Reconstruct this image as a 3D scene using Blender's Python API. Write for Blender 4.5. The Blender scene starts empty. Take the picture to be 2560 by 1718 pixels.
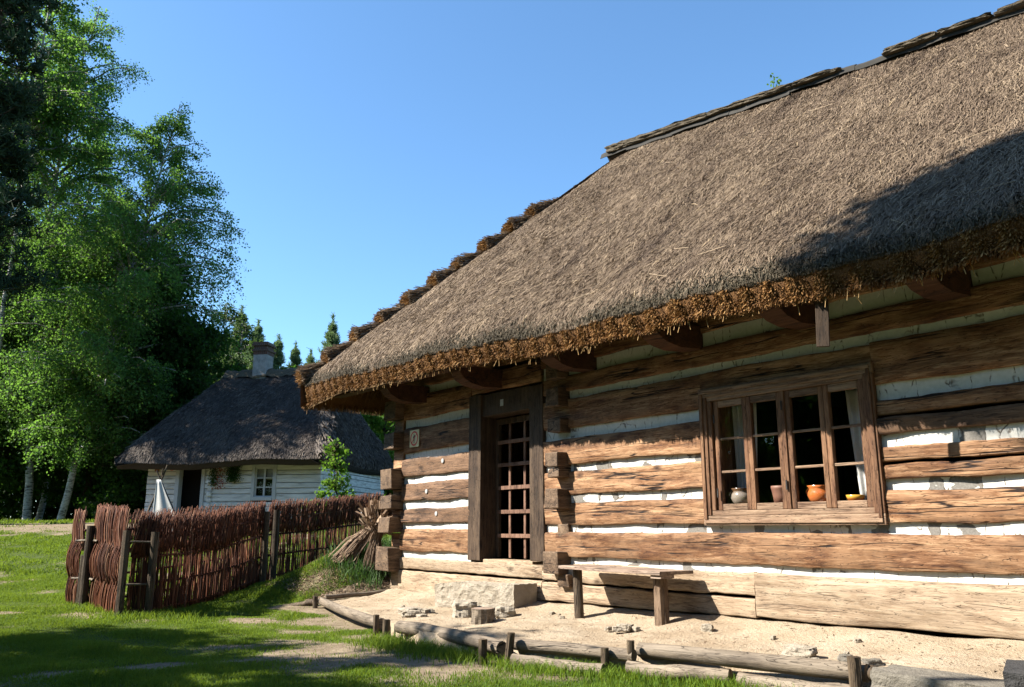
import bpy, bmesh, math, random
import numpy as np
from mathutils import Vector, Matrix, noise as mn
rng = np.random.default_rng(7); random.seed(7)
R = math.radians
S = bpy.context.scene
COL = S.collection

# ------------------------------------------------------------------ camera, sky, sun, exposure
cam = bpy.data.cameras.new('camera'); co = bpy.data.objects.new('camera', cam); COL.objects.link(co)
co.location = (0, 0, 1.25); co.rotation_euler = (R(90 + 12.69), 0, 0)
cam.lens = 28.8; cam.sensor_width = 36; cam.clip_end = 3000; S.camera = co
SUN = Vector((-1.158, -0.139, 1.03)).normalized()          # direction towards the sun
w = bpy.data.worlds.new('World'); S.world = w; w.use_nodes = True
nt = w.node_tree; bg = nt.nodes['Background']
sky = nt.nodes.new('ShaderNodeTexSky'); sky.sky_type = 'NISHITA'; sky.sun_disc = False
sky.sun_elevation = math.asin(SUN.z); sky.sun_rotation = math.atan2(SUN.x, SUN.y)
sky.air_density = 1.0; sky.dust_density = 0.5; sky.ozone_density = 1.3; sky.altitude = 200
tint = nt.nodes.new('ShaderNodeMix'); tint.data_type = 'RGBA'; tint.blend_type = 'MULTIPLY'; tint.inputs[0].default_value = 1
tint.inputs[7].default_value = (0.86, 1.18, 1.36, 1); nt.links.new(sky.outputs[0], tint.inputs[6])
nt.links.new(tint.outputs[2], bg.inputs[0]); bg.inputs[1].default_value = 0.058
sl = bpy.data.lights.new('sun', 'SUN'); sl.energy = 5.0; sl.angle = R(0.5); sl.color = (1, 0.93, 0.82)
so = bpy.data.objects.new('sun', sl); COL.objects.link(so)
so.rotation_euler = SUN.to_track_quat('Z', 'Y').to_euler()
S.view_settings.view_transform = 'Standard'; S.view_settings.look = 'None'
S.view_settings.exposure = 1.85; S.view_settings.gamma = 1
S.render.resolution_x = 1024; S.render.resolution_y = 687
S.render.engine = 'CYCLES'; S.cycles.max_bounces = 8; S.cycles.transparent_max_bounces = 12

# ------------------------------------------------------------------ frames
PHI = R(127.8)
U = np.array([math.cos(PHI), math.sin(PHI), 0]); N = np.array([-math.sin(PHI), math.cos(PHI), 0])
P0 = np.array([3.756, 6.341, 0.0])
def hw(s, o, z): return P0 + U * s + N * o + np.array([0, 0, z])    # house frame -> world

# ------------------------------------------------------------------ mesh helpers
def tag(o, label=None, cat=None, group=None, kind=None):
    if label: o['label'] = label
    if cat: o['category'] = cat
    if group: o['group'] = group
    if kind: o['kind'] = kind
    return o
def empty(name, loc, rz=0, **k):
    o = bpy.data.objects.new(name, None); COL.objects.link(o); o.location = tuple(loc); o.rotation_euler = (0, 0, rz)
    o.empty_display_size = 0.2
    return tag(o, **k)
class MB:
    """collects vertices and faces (quads or tris) with a per-vertex random value"""
    def __init__(s): s.v = []; s.f = []; s.m = []; s.r = []; s.n = 0
    def add(s, v, f, mi=0, r=None):
        v = np.asarray(v, float).reshape(-1, 3); f = np.asarray(f, int)
        s.v.append(v); s.f.append(f + s.n); s.m.append(np.full(len(f), mi)); s.n += len(v)
        s.r.append(np.full(len(v), random.random()) if r is None else np.asarray(r, float))
        return s
    def build(s, name, mats, parent=None, smooth=False, bevel=0):
        me = bpy.data.meshes.new(name)
        V = np.concatenate(s.v)
        me.vertices.add(len(V)); me.vertices.foreach_set('co', V.astype(np.float32).ravel())
        cnt = np.concatenate([np.full(len(f), f.shape[1]) for f in s.f])
        idx = np.concatenate([f.ravel() for f in s.f])
        me.loops.add(len(idx)); me.loops.foreach_set('vertex_index', idx.astype(np.int32))
        me.polygons.add(len(cnt)); st = np.concatenate([[0], np.cumsum(cnt)[:-1]])
        me.polygons.foreach_set('loop_start', st.astype(np.int32))
        me.polygons.foreach_set('material_index', np.concatenate(s.m).astype(np.int32))
        me.polygons.foreach_set('use_smooth', np.full(len(cnt), bool(smooth)))
        a = me.attributes.new('rnd', 'FLOAT', 'POINT'); a.data.foreach_set('value', np.concatenate(s.r).astype(np.float32))
        me.update(calc_edges=True)
        for m in (mats if isinstance(mats, (list, tuple)) else [mats]): me.materials.append(m)
        o = bpy.data.objects.new(name, me); COL.objects.link(o)
        if parent: o.parent = parent
        if bevel:
            b = o.modifiers.new('bevel', 'BEVEL'); b.width = bevel; b.segments = 2; b.limit_method = 'ANGLE'
        return o
BF = np.array([[0,3,2,1],[4,5,6,7],[0,1,5,4],[1,2,6,5],[2,3,7,6],[3,0,4,7]])
def box(mb, a, b, mi=0):
    (x0,y0,z0),(x1,y1,z1) = a, b
    x0,x1 = min(x0,x1),max(x0,x1); y0,y1=min(y0,y1),max(y0,y1); z0,z1=min(z0,z1),max(z0,z1)
    return mb.add([(x0,y0,z0),(x1,y0,z0),(x1,y1,z0),(x0,y1,z0),(x0,y0,z1),(x1,y0,z1),(x1,y1,z1),(x0,y1,z1)], BF, mi)
def grid_faces(nu, nv, closed=False):
    i = np.arange(nu - 1)[:, None]; j = np.arange(nv if closed else nv - 1)[None, :]
    a = i * nv + j; b = i * nv + (j + 1) % nv
    return np.stack([a, b, b + nv, a + nv], -1).reshape(-1, 4)
def grid(mb, V, mi=0, closed=False, r=None):
    nu, nv = V.shape[:2]
    return mb.add(V.reshape(-1, 3), grid_faces(nu, nv, closed), mi, r)
def ribbons(mb, P, W, rnd=None, mi=0):
    """P (n,k,3) centre lines, W (n,k,3) half widths"""
    n, k = P.shape[:2]
    V = np.stack([P - W, P + W], 2).reshape(-1, 3)
    b = (np.arange(n) * 2 * k)[:, None] + (np.arange(k - 1) * 2)[None, :]
    F = np.stack([b, b + 1, b + 3, b + 2], -1).reshape(-1, 4)
    if rnd is None: rnd = rng.random(n)
    return mb.add(V, F, mi, np.repeat(rnd, 2 * k))
def tubes(mb, P, Rd, sides=4, rnd=None, mi=0):
    """P (n,k,3), Rd (n,k)"""
    n, k = P.shape[:2]
    T = np.gradient(P, axis=1); T /= np.linalg.norm(T, axis=2, keepdims=True) + 1e-9
    ref = np.where(np.abs(T[..., 2:3]) > 0.9, np.array([1., 0, 0]), np.array([0, 0, 1.]))
    A = np.cross(T, ref); A /= np.linalg.norm(A, axis=2, keepdims=True) + 1e-9
    B = np.cross(T, A)
    ang = np.arange(sides) * 2 * math.pi / sides
    V = P[:, :, None] + Rd[:, :, None, None] * (A[:, :, None] * np.cos(ang)[None, None, :, None] + B[:, :, None] * np.sin(ang)[None, None, :, None])
    base = (np.arange(n) * k * sides)[:, None, None]; i = np.arange(k - 1)[None, :, None]; j = np.arange(sides)[None, None, :]
    a = base + i * sides + j; b = base + i * sides + (j + 1) % sides
    F = np.stack([a, b, b + sides, a + sides], -1).reshape(-1, 4)
    if rnd is None: rnd = rng.random(n)
    mb.add(V.reshape(-1, 3), F, mi, np.repeat(rnd, k * sides))
    if sides == 4:
        c = np.arange(n) * k * 4
        st = mb.n - n * k * 4
        mb.f.append(np.concatenate([np.stack([c + 3, c + 2, c + 1, c], 1), np.stack([c, c + 1, c + 2, c + 3], 1) + (k - 1) * 4]) + st)
        mb.m.append(np.full(2 * n, mi))
    return mb
def fan(mb, ring, c, mi=0, flip=False):
    n = len(ring); V = list(ring) + [c]
    F = [(i, (i + 1) % n, n) if not flip else ((i + 1) % n, i, n) for i in range(n)]
    return mb.add(V, F, mi)
def lathe(mb, prof, c=(0, 0, 0), n=24, mi=0):
    a = np.arange(n) * 2 * math.pi / n
    V = np.array([[(c[0] + r * math.cos(t), c[1] + r * math.sin(t), c[2] + z) for t in a] for r, z in prof])
    return grid(mb, V, mi, closed=True)
class Wave:
    """cheap smooth noise made of sines, works on numpy arrays"""
    def __init__(s, dim, freq, n=10, seed=0):
        g = np.random.default_rng(seed); s.k = g.normal(size=(n, dim)) * freq; s.p = g.random(n) * 6.28; s.n = n
    def __call__(s, *x):
        x = np.stack(np.broadcast_arrays(*x), -1)
        return np.sin(x @ s.k.T + s.p).sum(-1) / math.sqrt(s.n) * 0.9

# ------------------------------------------------------------------ material helpers
class M:
    def __init__(s, name, rough=0.8, spec=0.3):
        s.m = bpy.data.materials.new(name); s.m.use_nodes = True; s.nt = s.m.node_tree
        s.b = s.nt.nodes['Principled BSDF']; s.out = s.nt.nodes['Material Output']
        s.b.inputs['Roughness'].default_value = rough; s.b.inputs['Specular IOR Level'].default_value = spec
    def nd(s, t, **k):
        n = s.nt.nodes.new(t)
        for a, v in k.items():
            if hasattr(n, a): setattr(n, a, v)
        return n
    def lk(s, a, b): s.nt.links.new(a, b)
    def coord(s, scale=(1, 1, 1), kind='Object'):
        c = s.nd('ShaderNodeTexCoord'); m = s.nd('ShaderNodeMapping'); m.inputs['Scale'].default_value = scale
        s.lk(c.outputs[kind], m.inputs[0]); return m.outputs[0]
    def noise(s, vec, scale, detail=4, rough=0.55, dist=0.0):
        n = s.nd('ShaderNodeTexNoise'); s.lk(vec, n.inputs['Vector']); n.inputs['Scale'].default_value = scale
        n.inputs['Detail'].default_value = detail; n.inputs['Roughness'].default_value = rough; n.inputs['Distortion'].default_value = dist
        return n.outputs[0]
    def ramp(s, f, stops, interp='LINEAR'):
        r = s.nd('ShaderNodeValToRGB'); r.color_ramp.interpolation = interp; e = r.color_ramp.elements
        while len(e) < len(stops): e.new(0.5)
        for i, (p, c) in enumerate(stops):
            e[i].position = p; e[i].color = (*c, 1) if len(c) == 3 else c
        s.lk(f, r.inputs[0]); return r.outputs[0]
    def mix(s, f, a, b, blend='MIX'):
        n = s.nd('ShaderNodeMix'); n.data_type = 'RGBA'; n.blend_type = blend
        for v, i in ((f, 0), (a, 6), (b, 7)):
            if hasattr(v, 'is_linked') or hasattr(v, 'links'): s.lk(v, n.inputs[i])
            else: n.inputs[i].default_value = v if i == 0 else (*v, 1)
        return n.outputs[2]
    def math(s, op, a, b=0.0, c=0.0):
        n = s.nd('ShaderNodeMath'); n.operation = op
        for v, i in ((a, 0), (b, 1), (c, 2)):
            if hasattr(v, 'links'): s.lk(v, n.inputs[i])
            else: n.inputs[i].default_value = v
        return n.outputs[0]
    def attr(s, name='rnd'):
        n = s.nd('ShaderNodeAttribute'); n.attribute_name = name; return n.outputs['Fac']
    def obrand(s): return s.nd('ShaderNodeObjectInfo').outputs['Random']
    def alb(s, c, k=0.74):
        if hasattr(c, 'links'):
            n = s.nd('ShaderNodeMix'); n.data_type = 'RGBA'; n.blend_type = 'MULTIPLY'; n.inputs[0].default_value = 1; s.lk(c, n.inputs[6]); n.inputs[7].default_value = (k, k, k, 1); return n.outputs[2]
        return tuple(x * k for x in c)
    def col(s, c):
        c = s.alb(c)
        if hasattr(c, 'links'): s.lk(c, s.b.inputs['Base Color'])
        else: s.b.inputs['Base Color'].default_value = (*c, 1)
        return s
    def bump(s, h, strength=0.5, dist=0.01):
        b = s.nd('ShaderNodeBump'); b.inputs['Strength'].default_value = strength; b.inputs['Distance'].default_value = dist
        s.lk(h, b.inputs['Height']); s.lk(b.outputs[0], s.b.inputs['Normal']); return s
    def translucent(s, colr, fac=0.4):
        colr = s.alb(colr); t = s.nd('ShaderNodeBsdfTranslucent'); mx = s.nd('ShaderNodeMixShader'); mx.inputs[0].default_value = fac
        if hasattr(colr, 'links'): s.lk(colr, t.inputs[0])
        else: t.inputs[0].default_value = (*colr, 1)
        s.lk(s.b.outputs[0], mx.inputs[1]); s.lk(t.outputs[0], mx.inputs[2]); s.lk(mx.outputs[0], s.out.inputs[0]); return s

def wood(name, dark, mid, light, axis='x', knots=True, rough=0.75, crack=0.5, grain=1.0, k=0.70):
    dark, mid, light = (tuple(c * q for c in t) for t, q in ((dark, k * 0.85), (mid, k), (light, k * 1.1)))
    m = M(name, rough, 0.25)
    st = {'x': (0.35, 4, 4), 'y': (4, 0.35, 4), 'z': (4, 4, 0.35)}[axis]
    off = m.nd('ShaderNodeVectorMath'); off.operation = 'ADD'
    cx = m.nd('ShaderNodeCombineXYZ'); rr = m.math('MULTIPLY', m.obrand(), 37.0)
    for i in range(3): m.lk(rr, cx.inputs[i])
    c = m.nd('ShaderNodeTexCoord'); m.lk(c.outputs['Object'], off.inputs[0]); m.lk(cx.outputs[0], off.inputs[1])
    mp = m.nd('ShaderNodeMapping'); mp.inputs['Scale'].default_value = st; m.lk(off.outputs[0], mp.inputs[0]); v = mp.outputs[0]
    g1 = m.noise(v, 2.2 * grain, 6, 0.65, 0.6); g2 = m.noise(v, 11 * grain, 5, 0.7, 1.2)
    mpb = m.nd('ShaderNodeMapping'); mpb.inputs['Scale'].default_value = (1.3, 1.3, 2.2); m.lk(off.outputs[0], mpb.inputs[0])
    blot = m.noise(mpb.outputs[0], 2.0, 4, 0.6, 0.4)
    f = m.math('ADD', m.math('MULTIPLY', g1, 0.55), m.math('MULTIPLY', g2, 0.45))
    base = m.ramp(f, [(0.39, dark), (0.5, mid), (0.61, light)])
    base = m.mix(m.ramp(blot, [(0.42, (0, 0, 0)), (0.62, (0.75, 0.75, 0.75))]), base, m.mix(0.55, base, light))
    # long drying cracks
    mpc = m.nd('ShaderNodeMapping'); mpc.inputs['Scale'].default_value = {'x': (0.13, 1, 2.6), 'y': (1, 0.13, 2.6), 'z': (2.6, 2.6, 0.13)}[axis]
    m.lk(off.outputs[0], mpc.inputs[0])
    cr = m.noise(mpc.outputs[0], 2.3, 4, 0.5, 0.15)
    cr = m.math('ABSOLUTE', m.math('SUBTRACT', cr, 0.5))
    cr = m.ramp(cr, [(0.0, (1, 1, 1)), (0.002 + 0.003 * crack, (1, 1, 1)), (0.007 + 0.007 * crack, (0, 0, 0))])
    gate = m.ramp(m.noise(mpb.outputs[0], 1.1, 2), [(0.42, (0, 0, 0)), (0.50, (1, 1, 1))])
    crk = m.math('MULTIPLY', cr, m.math('MULTIPLY', gate, crack * 1.6 if crack < 0.6 else 1.0))
    # short checks
    mps = m.nd('ShaderNodeMapping'); mps.inputs['Scale'].default_value = {'x': (0.7, 1, 9), 'y': (1, 0.7, 9), 'z': (9, 9, 0.7)}[axis]
    m.lk(off.outputs[0], mps.inputs[0])
    ch = m.math('ABSOLUTE', m.math('SUBTRACT', m.noise(mps.outputs[0], 3.1, 3, 0.6, 0.7), 0.5))
    ch = m.ramp(ch, [(0.0, (0.8, 0.8, 0.8)), (0.011, (0, 0, 0))])
    crk2 = m.math('MAXIMUM', crk, ch)
    base = m.mix(crk2, base, tuple(x * 0.22 for x in dark))
    h = m.math('SUBTRACT', m.math('MULTIPLY', f, 0.6), m.math('MULTIPLY', crk2, 0.6))
    if knots:
        vo = m.nd('ShaderNodeTexVoronoi'); vo.inputs['Scale'].default_value = 1.9
        mk = m.nd('ShaderNodeMapping'); mk.inputs['Scale'].default_value = {'x': (1, 1, 1.9), 'y': (1, 1, 1.9), 'z': (1.9, 1.9, 1)}[axis]
        m.lk(off.outputs[0], mk.inputs[0]); m.lk(mk.outputs[0], vo.inputs['Vector'])
        kn = m.math('ADD', vo.outputs['Distance'], m.math('MULTIPLY', m.math('SUBTRACT', g2, 0.5), 0.16))
        kn = m.ramp(kn, [(0.02, (1, 1, 1)), (0.10, (0.55, 0.55, 0.55)), (0.17, (0, 0, 0))])
        base = m.mix(m.math('MULTIPLY', kn, 0.92), base, tuple(x * 0.5 for x in dark))
        h = m.math('SUBTRACT', h, m.math('MULTIPLY', kn, 0.2))
    hsv = m.nd('ShaderNodeHueSaturation'); m.lk(base, hsv.inputs['Color'])
    m.lk(m.math('ADD', m.math('MULTIPLY', m.obrand(), 0.35), 0.83), hsv.inputs['Value'])
    m.col(hsv.outputs[0]); m.bump(h, 0.7, 0.02)
    return m.m
W_WARM = wood('hewn_log_warm', (0.070, 0.022, 0.008), (0.235, 0.105, 0.042), (0.50, 0.30, 0.165), crack=1.0, k=0.74)
W_PALE = wood('hewn_log_pale', (0.22, 0.14, 0.085), (0.38, 0.275, 0.18), (0.50, 0.39, 0.275), crack=0.35, k=0.8)
W_GREY = wood('hewn_log_weathered', (0.065, 0.035, 0.02), (0.175, 0.095, 0.052), (0.28, 0.165, 0.095), crack=0.8)
W_END = wood('log_end', (0.05, 0.03, 0.017), (0.145, 0.09, 0.054), (0.26, 0.175, 0.11), axis='y', crack=0.8)
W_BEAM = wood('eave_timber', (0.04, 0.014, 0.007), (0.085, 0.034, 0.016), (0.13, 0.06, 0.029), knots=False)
W_DOOR = wood('dark_door_wood', (0.03, 0.017, 0.01), (0.075, 0.045, 0.027), (0.13, 0.085, 0.052), axis='z', crack=0.4)
W_GRATE = wood('grating_lath', (0.13, 0.06, 0.035), (0.24, 0.13, 0.085), (0.33, 0.19, 0.13), axis='z', knots=False, crack=0.1)
W_CASE = wood('window_casing_x', (0.13, 0.07, 0.04), (0.30, 0.185, 0.115), (0.42, 0.29, 0.19), knots=False, crack=0.3)
W_CASEZ = wood('window_casing_z', (0.09, 0.036, 0.017), (0.21, 0.10, 0.05), (0.31, 0.17, 0.09), axis='z', knots=False, crack=0.3)
W_SEAT = wood('bench_plank', (0.2, 0.13, 0.09), (0.40, 0.28, 0.21), (0.52, 0.40, 0.31), knots=False, crack=0.4)
W_LOGG = wood('weathered_border_log', (0.11, 0.08, 0.055), (0.24, 0.19, 0.14), (0.36, 0.29, 0.215), crack=0.9, knots=False)
W_STAKE = wood('stake_wood', (0.04, 0.026, 0.015), (0.105, 0.072, 0.044), (0.19, 0.14, 0.09), axis='z', crack=0.9, knots=False)
W_BARK = wood('rough_bark', (0.06, 0.035, 0.02), (0.19, 0.12, 0.075), (0.33, 0.23, 0.15), axis='z', crack=1.0, knots=False, grain=1.6)

def plaster():
    m = M('whitewashed_clay', 0.9, 0.1)
    v = m.coord((1, 1, 1)); rr = m.obrand()
    big = m.noise(m.coord((1.5, 1, 3)), 1.7, 3, 0.5)
    vo = m.nd('ShaderNodeTexVoronoi'); vo.feature = 'DISTANCE_TO_EDGE'; vo.inputs['Scale'].default_value = 1.0
    mk = m.coord((5.2, 0.01, 1.3)); ad = m.nd('ShaderNodeVectorMath'); ad.operation = 'ADD'
    nz = m.nd('ShaderNodeTexNoise'); nz.inputs['Scale'].default_value = 9; m.lk(v, nz.inputs['Vector'])
    sc = m.nd('ShaderNodeVectorMath'); sc.operation = 'SCALE'; sc.inputs['Scale'].default_value = 0.22; m.lk(nz.outputs['Color'], sc.inputs[0])
    m.lk(mk, ad.inputs[0]); m.lk(sc.outputs[0], ad.inputs[1]); m.lk(ad.outputs[0], vo.inputs['Vector'])
    crack = m.ramp(vo.outputs['Distance'], [(0.0, (1, 1, 1)), (0.022, (0, 0, 0))])
    gate = m.ramp(m.noise(m.coord((1, 1, 6)), 3.3, 2), [(0.45, (0.1, 0.1, 0.1)), (0.58, (1, 1, 1))])
    crack = m.math('MULTIPLY', crack, gate)
    v2 = m.nd('ShaderNodeTexVoronoi'); v2.inputs['Scale'].default_value = 1.0; m.lk(ad.outputs[0], v2.inputs['Vector'])
    cellr = m.nd('ShaderNodeSeparateColor'); m.lk(v2.outputs['Color'], cellr.inputs[0])
    # flaked off patches, only along the long wall right of the door
    sx = m.nd('ShaderNodeSeparateXYZ'); m.lk(v, sx.inputs[0])
    where = m.math('MULTIPLY', m.math('LESS_THAN', sx.outputs[0], 4.9), m.math('LESS_THAN', sx.outputs[2], 2.2))
    pat = m.math('ADD', m.math('MULTIPLY', cellr.outputs[0], 0.5), m.math('MULTIPLY', big, 0.8))
    pat = m.math('MULTIPLY', m.ramp(pat, [(0.785, (0, 0, 0)), (0.795, (1, 1, 1))]), where)
    fine = m.noise(v, 30, 3)
    white = m.ramp(fine, [(0.3, (0.56, 0.55, 0.51)), (0.7, (0.66, 0.65, 0.61))])
    grey = m.ramp(m.noise(v, 60, 3), [(0.3, (0.15, 0.14, 0.125)), (0.7, (0.235, 0.22, 0.20))])
    c = m.mix(pat, white, grey); c = m.mix(crack, c, (0.10, 0.07, 0.05)); m.col(c)
    m.bump(m.math('SUBTRACT', m.math('SUBTRACT', m.math('MULTIPLY', fine, 0.25), m.math('MULTIPLY', crack, 0.8)), m.math('MULTIPLY', pat, 0.3)), 0.6, 0.01)
    return m.m
PLASTER = plaster()
def strawmat(name, stops, tr=0.15, shell=False, k=0.72):
    stops = [(p, tuple(x * k for x in c)) for p, c in stops]
    m = M(name, 0.75, 0.2)
    f = m.attr() if not shell else m.noise(m.coord((14, 14, 3)), 6, 5, 0.7, 1.0)
    c = m.ramp(f, stops)
    if not shell:
        big = m.noise(m.coord((1, 1, 1)), 1.1, 4, 0.6)
        c = m.mix(m.ramp(big, [(0.35, (0.35, 0.35, 0.35)), (0.65, (0, 0, 0))]), c, m.mix(0.5, c, (0.09, 0.06, 0.04)))
        m.col(c); m.translucent(c, tr)
    else:
        m.col(c); m.bump(f, 0.9, 0.03)
    return m.m
STRAW = strawmat('weathered_straw', [(0.0, (0.075, 0.052, 0.036)), (0.35, (0.15, 0.108, 0.074)), (0.75, (0.25, 0.188, 0.128)), (0.94, (0.34, 0.26, 0.175)), (1.0, (0.44, 0.33, 0.2))], k=1.3)
STRAW_S = strawmat('thatch_core', [(0.3, (0.05, 0.034, 0.022)), (0.7, (0.15, 0.11, 0.075))], shell=True)
FRINGE = strawmat('cut_straw_ends', [(0.0, (0.10, 0.045, 0.012)), (0.4, (0.27, 0.125, 0.035)), (0.8, (0.45, 0.23, 0.07)), (1.0, (0.6, 0.38, 0.15))])
FRINGE_S = strawmat('cut_straw_core', [(0.3, (0.09, 0.04, 0.012)), (0.7, (0.30, 0.14, 0.04))], shell=True)
UNDER = strawmat('underside_straw', [(0.0, (0.12, 0.06, 0.02)), (0.5, (0.32, 0.18, 0.07)), (1.0, (0.5, 0.32, 0.14))])
MOSS = strawmat('mossy_straw', [(0.0, (0.04, 0.034, 0.02)), (0.6, (0.10, 0.083, 0.05)), (1.0, (0.18, 0.145, 0.095))])
STRAW2 = strawmat('grey_old_straw', [(0.0, (0.045, 0.037, 0.034)), (0.5, (0.115, 0.096, 0.084)), (1.0, (0.24, 0.20, 0.165))], k=1.15)
STRAW2_S = strawmat('grey_thatch_core', [(0.3, (0.04, 0.033, 0.032)), (0.7, (0.11, 0.092, 0.082))], shell=True)
TWIG = strawmat('willow_twig', [(0.0, (0.035, 0.011, 0.006)), (0.45, (0.12, 0.036, 0.016)), (0.85, (0.22, 0.075, 0.034)), (1.0, (0.30, 0.17, 0.10))], tr=0.0, k=0.95)
SHEAF = strawmat('sheaf_straw', [(0.0, (0.10, 0.06, 0.035)), (0.5, (0.26, 0.17, 0.11)), (1.0, (0.45, 0.33, 0.23))], tr=0.1, k=1.1)
def leafmat(name, a, b, tcol, tr=0.45, k=0.62):
    a, b, tcol = (tuple(x * k for x in t) for t in (a, b, tcol))
    m = M(name, 0.65, 0.15); f = m.attr(); m.col(m.ramp(f, [(0, a), (1, b)]))
    m.translucent(m.ramp(f, [(0, tuple(x * 0.7 for x in tcol)), (1, tcol)]), tr); return m.m
L_BIRCH = leafmat('birch_leaf', (0.036, 0.085, 0.024), (0.085, 0.17, 0.045), (0.17, 0.34, 0.045), 0.5, k=1.35)
L_DARK = leafmat('hornbeam_leaf', (0.022, 0.058, 0.012), (0.055, 0.12, 0.024), (0.10, 0.24, 0.025), 0.5, k=0.85)
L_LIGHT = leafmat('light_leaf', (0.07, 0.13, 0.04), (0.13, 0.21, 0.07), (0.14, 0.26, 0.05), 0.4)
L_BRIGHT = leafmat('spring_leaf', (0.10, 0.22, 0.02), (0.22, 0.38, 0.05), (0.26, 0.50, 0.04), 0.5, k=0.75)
L_PINEL = leafmat('far_sunlit_needle', (0.07, 0.11, 0.055), (0.14, 0.18, 0.085), (0.11, 0.17, 0.06), 0.35, k=1.8)  # needle colour lightened to carry distance and sun from the left
L_PINE = leafmat('pine_needle', (0.016, 0.034, 0.018), (0.05, 0.085, 0.04), (0.02, 0.05, 0.015), 0.15, k=1.1)
GRASS = leafmat('grass_blade', (0.06, 0.125, 0.012), (0.17, 0.26, 0.030), (0.24, 0.34, 0.025), 0.4, k=1.1)
WEED = leafmat('weed_leaf', (0.09, 0.17, 0.06), (0.18, 0.29, 0.11), (0.12, 0.28, 0.05), 0.35)
def flat(name, c, rough=0.7, spec=0.3, bumps=None, var=0.15):
    c = tuple(x * 0.8 for x in c)
    m = M(name, rough, spec); n = m.noise(m.coord((1, 1, 1)), bumps or 12, 4, 0.6)
    m.col(m.ramp(n, [(0.3, tuple(x * (1 - var) for x in c)), (0.7, tuple(min(1, x * (1 + var)) for x in c))]))
    m.bump(n, 0.3, 0.005); return m.m
def birchbark():
    m = M('birch_bark', 0.7, 0.2); n = m.noise(m.coord((3, 3, 14)), 1.6, 5, 0.7)
    m.col(m.ramp(n, [(0.40, (0.05, 0.045, 0.04)), (0.48, (0.42, 0.40, 0.36)), (0.7, (0.62, 0.60, 0.55))])); return m.m
BARK_B = birchbark(); BARK = flat('brown_bark', (0.10, 0.07, 0.05), 0.9, 0.1, 8, 0.5)
def sandmat():
    m = M('sandy_clay', 0.95, 0.1); v = m.coord((1, 1, 1))
    a = m.noise(v, 2.2, 5, 0.6, 0.3); b = m.noise(v, 38, 5, 0.7)
    c = m.ramp(a, [(0.33, (0.33, 0.25, 0.165)), (0.5, (0.42, 0.335, 0.235)), (0.68, (0.47, 0.39, 0.29))])
    c = m.mix(0.25, c, m.ramp(b, [(0.3, (0.2, 0.14, 0.09)), (0.7, (0.46, 0.38, 0.29))]))
    peb = m.nd('ShaderNodeTexVoronoi'); peb.inputs['Scale'].default_value = 16; m.lk(v, peb.inputs['Vector'])
    pf = m.ramp(peb.outputs['Distance'], [(0.10, (1, 1, 1)), (0.2, (0, 0, 0))]); g = m.ramp(m.noise(v, 3.5, 2), [(0.56, (0, 0, 0)), (0.62, (1, 1, 1))])
    pf = m.math('MULTIPLY', pf, g); c = m.mix(m.math('MULTIPLY', pf, 0.4), c, (0.45, 0.40, 0.32)); m.col(c)
    m.bump(m.math('ADD', m.math('ADD', m.math('MULTIPLY', b, 0.5), m.math('MULTIPLY', a, 1.2)), m.math('MULTIPLY', pf, 0.5)), 1.0, 0.05); return m.m
SAND = sandmat()
def soilmat():
    m = M('meadow_soil', 0.95, 0.1); v = m.coord((1, 1, 1))
    b = m.noise(v, 14, 5, 0.7); bare = m.attr('bare')
    g = m.ramp(b, [(0.3, (0.030, 0.050, 0.012)), (0.7, (0.085, 0.11, 0.030))])
    d = m.ramp(m.noise(v, 5, 6, 0.7), [(0.3, (0.14, 0.105, 0.07)), (0.7, (0.30, 0.24, 0.165))])
    m.col(m.mix(m.ramp(bare, [(0.35, (0, 0, 0)), (0.6, (1, 1, 1))]), g, d)); m.bump(b, 0.8, 0.03); return m.m
SOIL = soilmat()
def stonemat(name, c, c2, sc=6):
    m = M(name, 0.9, 0.15); v = m.coord((1, 1, 1)); a = m.noise(v, sc, 6, 0.7, 0.4); b = m.noise(v, 45, 4, 0.7)
    m.col(m.mix(0.3, m.ramp(a, [(0.3, c), (0.7, c2)]), m.ramp(b, [(0.3, c), (0.7, c2)])))
    m.bump(m.math('ADD', m.math('MULTIPLY', a, 1.0), m.math('MULTIPLY', b, 0.35)), 1.0, 0.03); return m.m
STONE = stonemat('limestone', (0.25, 0.21, 0.155), (0.43, 0.38, 0.31)); STONE_G = stonemat('grey_stone', (0.10, 0.09, 0.075), (0.25, 0.225, 0.185))
STONE_D = stonemat('dark_stone', (0.03, 0.03, 0.031), (0.075, 0.073, 0.072))
SHEET = flat('grey_roof_sheet', (0.06, 0.057, 0.052), 0.9, 0.1, 3, 0.25); SODM = stonemat('mossy_sod', (0.055, 0.045, 0.03), (0.16, 0.13, 0.09), 14)
WHITEWOOD = None
def whitewood():
    m = M('whitewashed_log', 0.85, 0.15); v = m.coord((0.5, 1, 5)); n = m.noise(v, 3.0, 5, 0.65, 0.5)
    m.col(m.ramp(n, [(0.28, (0.22, 0.215, 0.20)), (0.42, (0.60, 0.59, 0.55)), (0.7, (0.88, 0.87, 0.82))])); m.bump(n, 0.5, 0.02); return m.m
WHITEWOOD = whitewood()
DARK = flat('dark_interior', (0.02, 0.017, 0.014), 0.95, 0.05)  # near-black colour stands in for the shade inside the rooms
INNER = flat('interior_boards', (0.12, 0.07, 0.04), 0.9, 0.05)
CLOTH = flat('white_cloth', (0.78, 0.78, 0.76), 0.9, 0.1, 30, 0.05)
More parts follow.
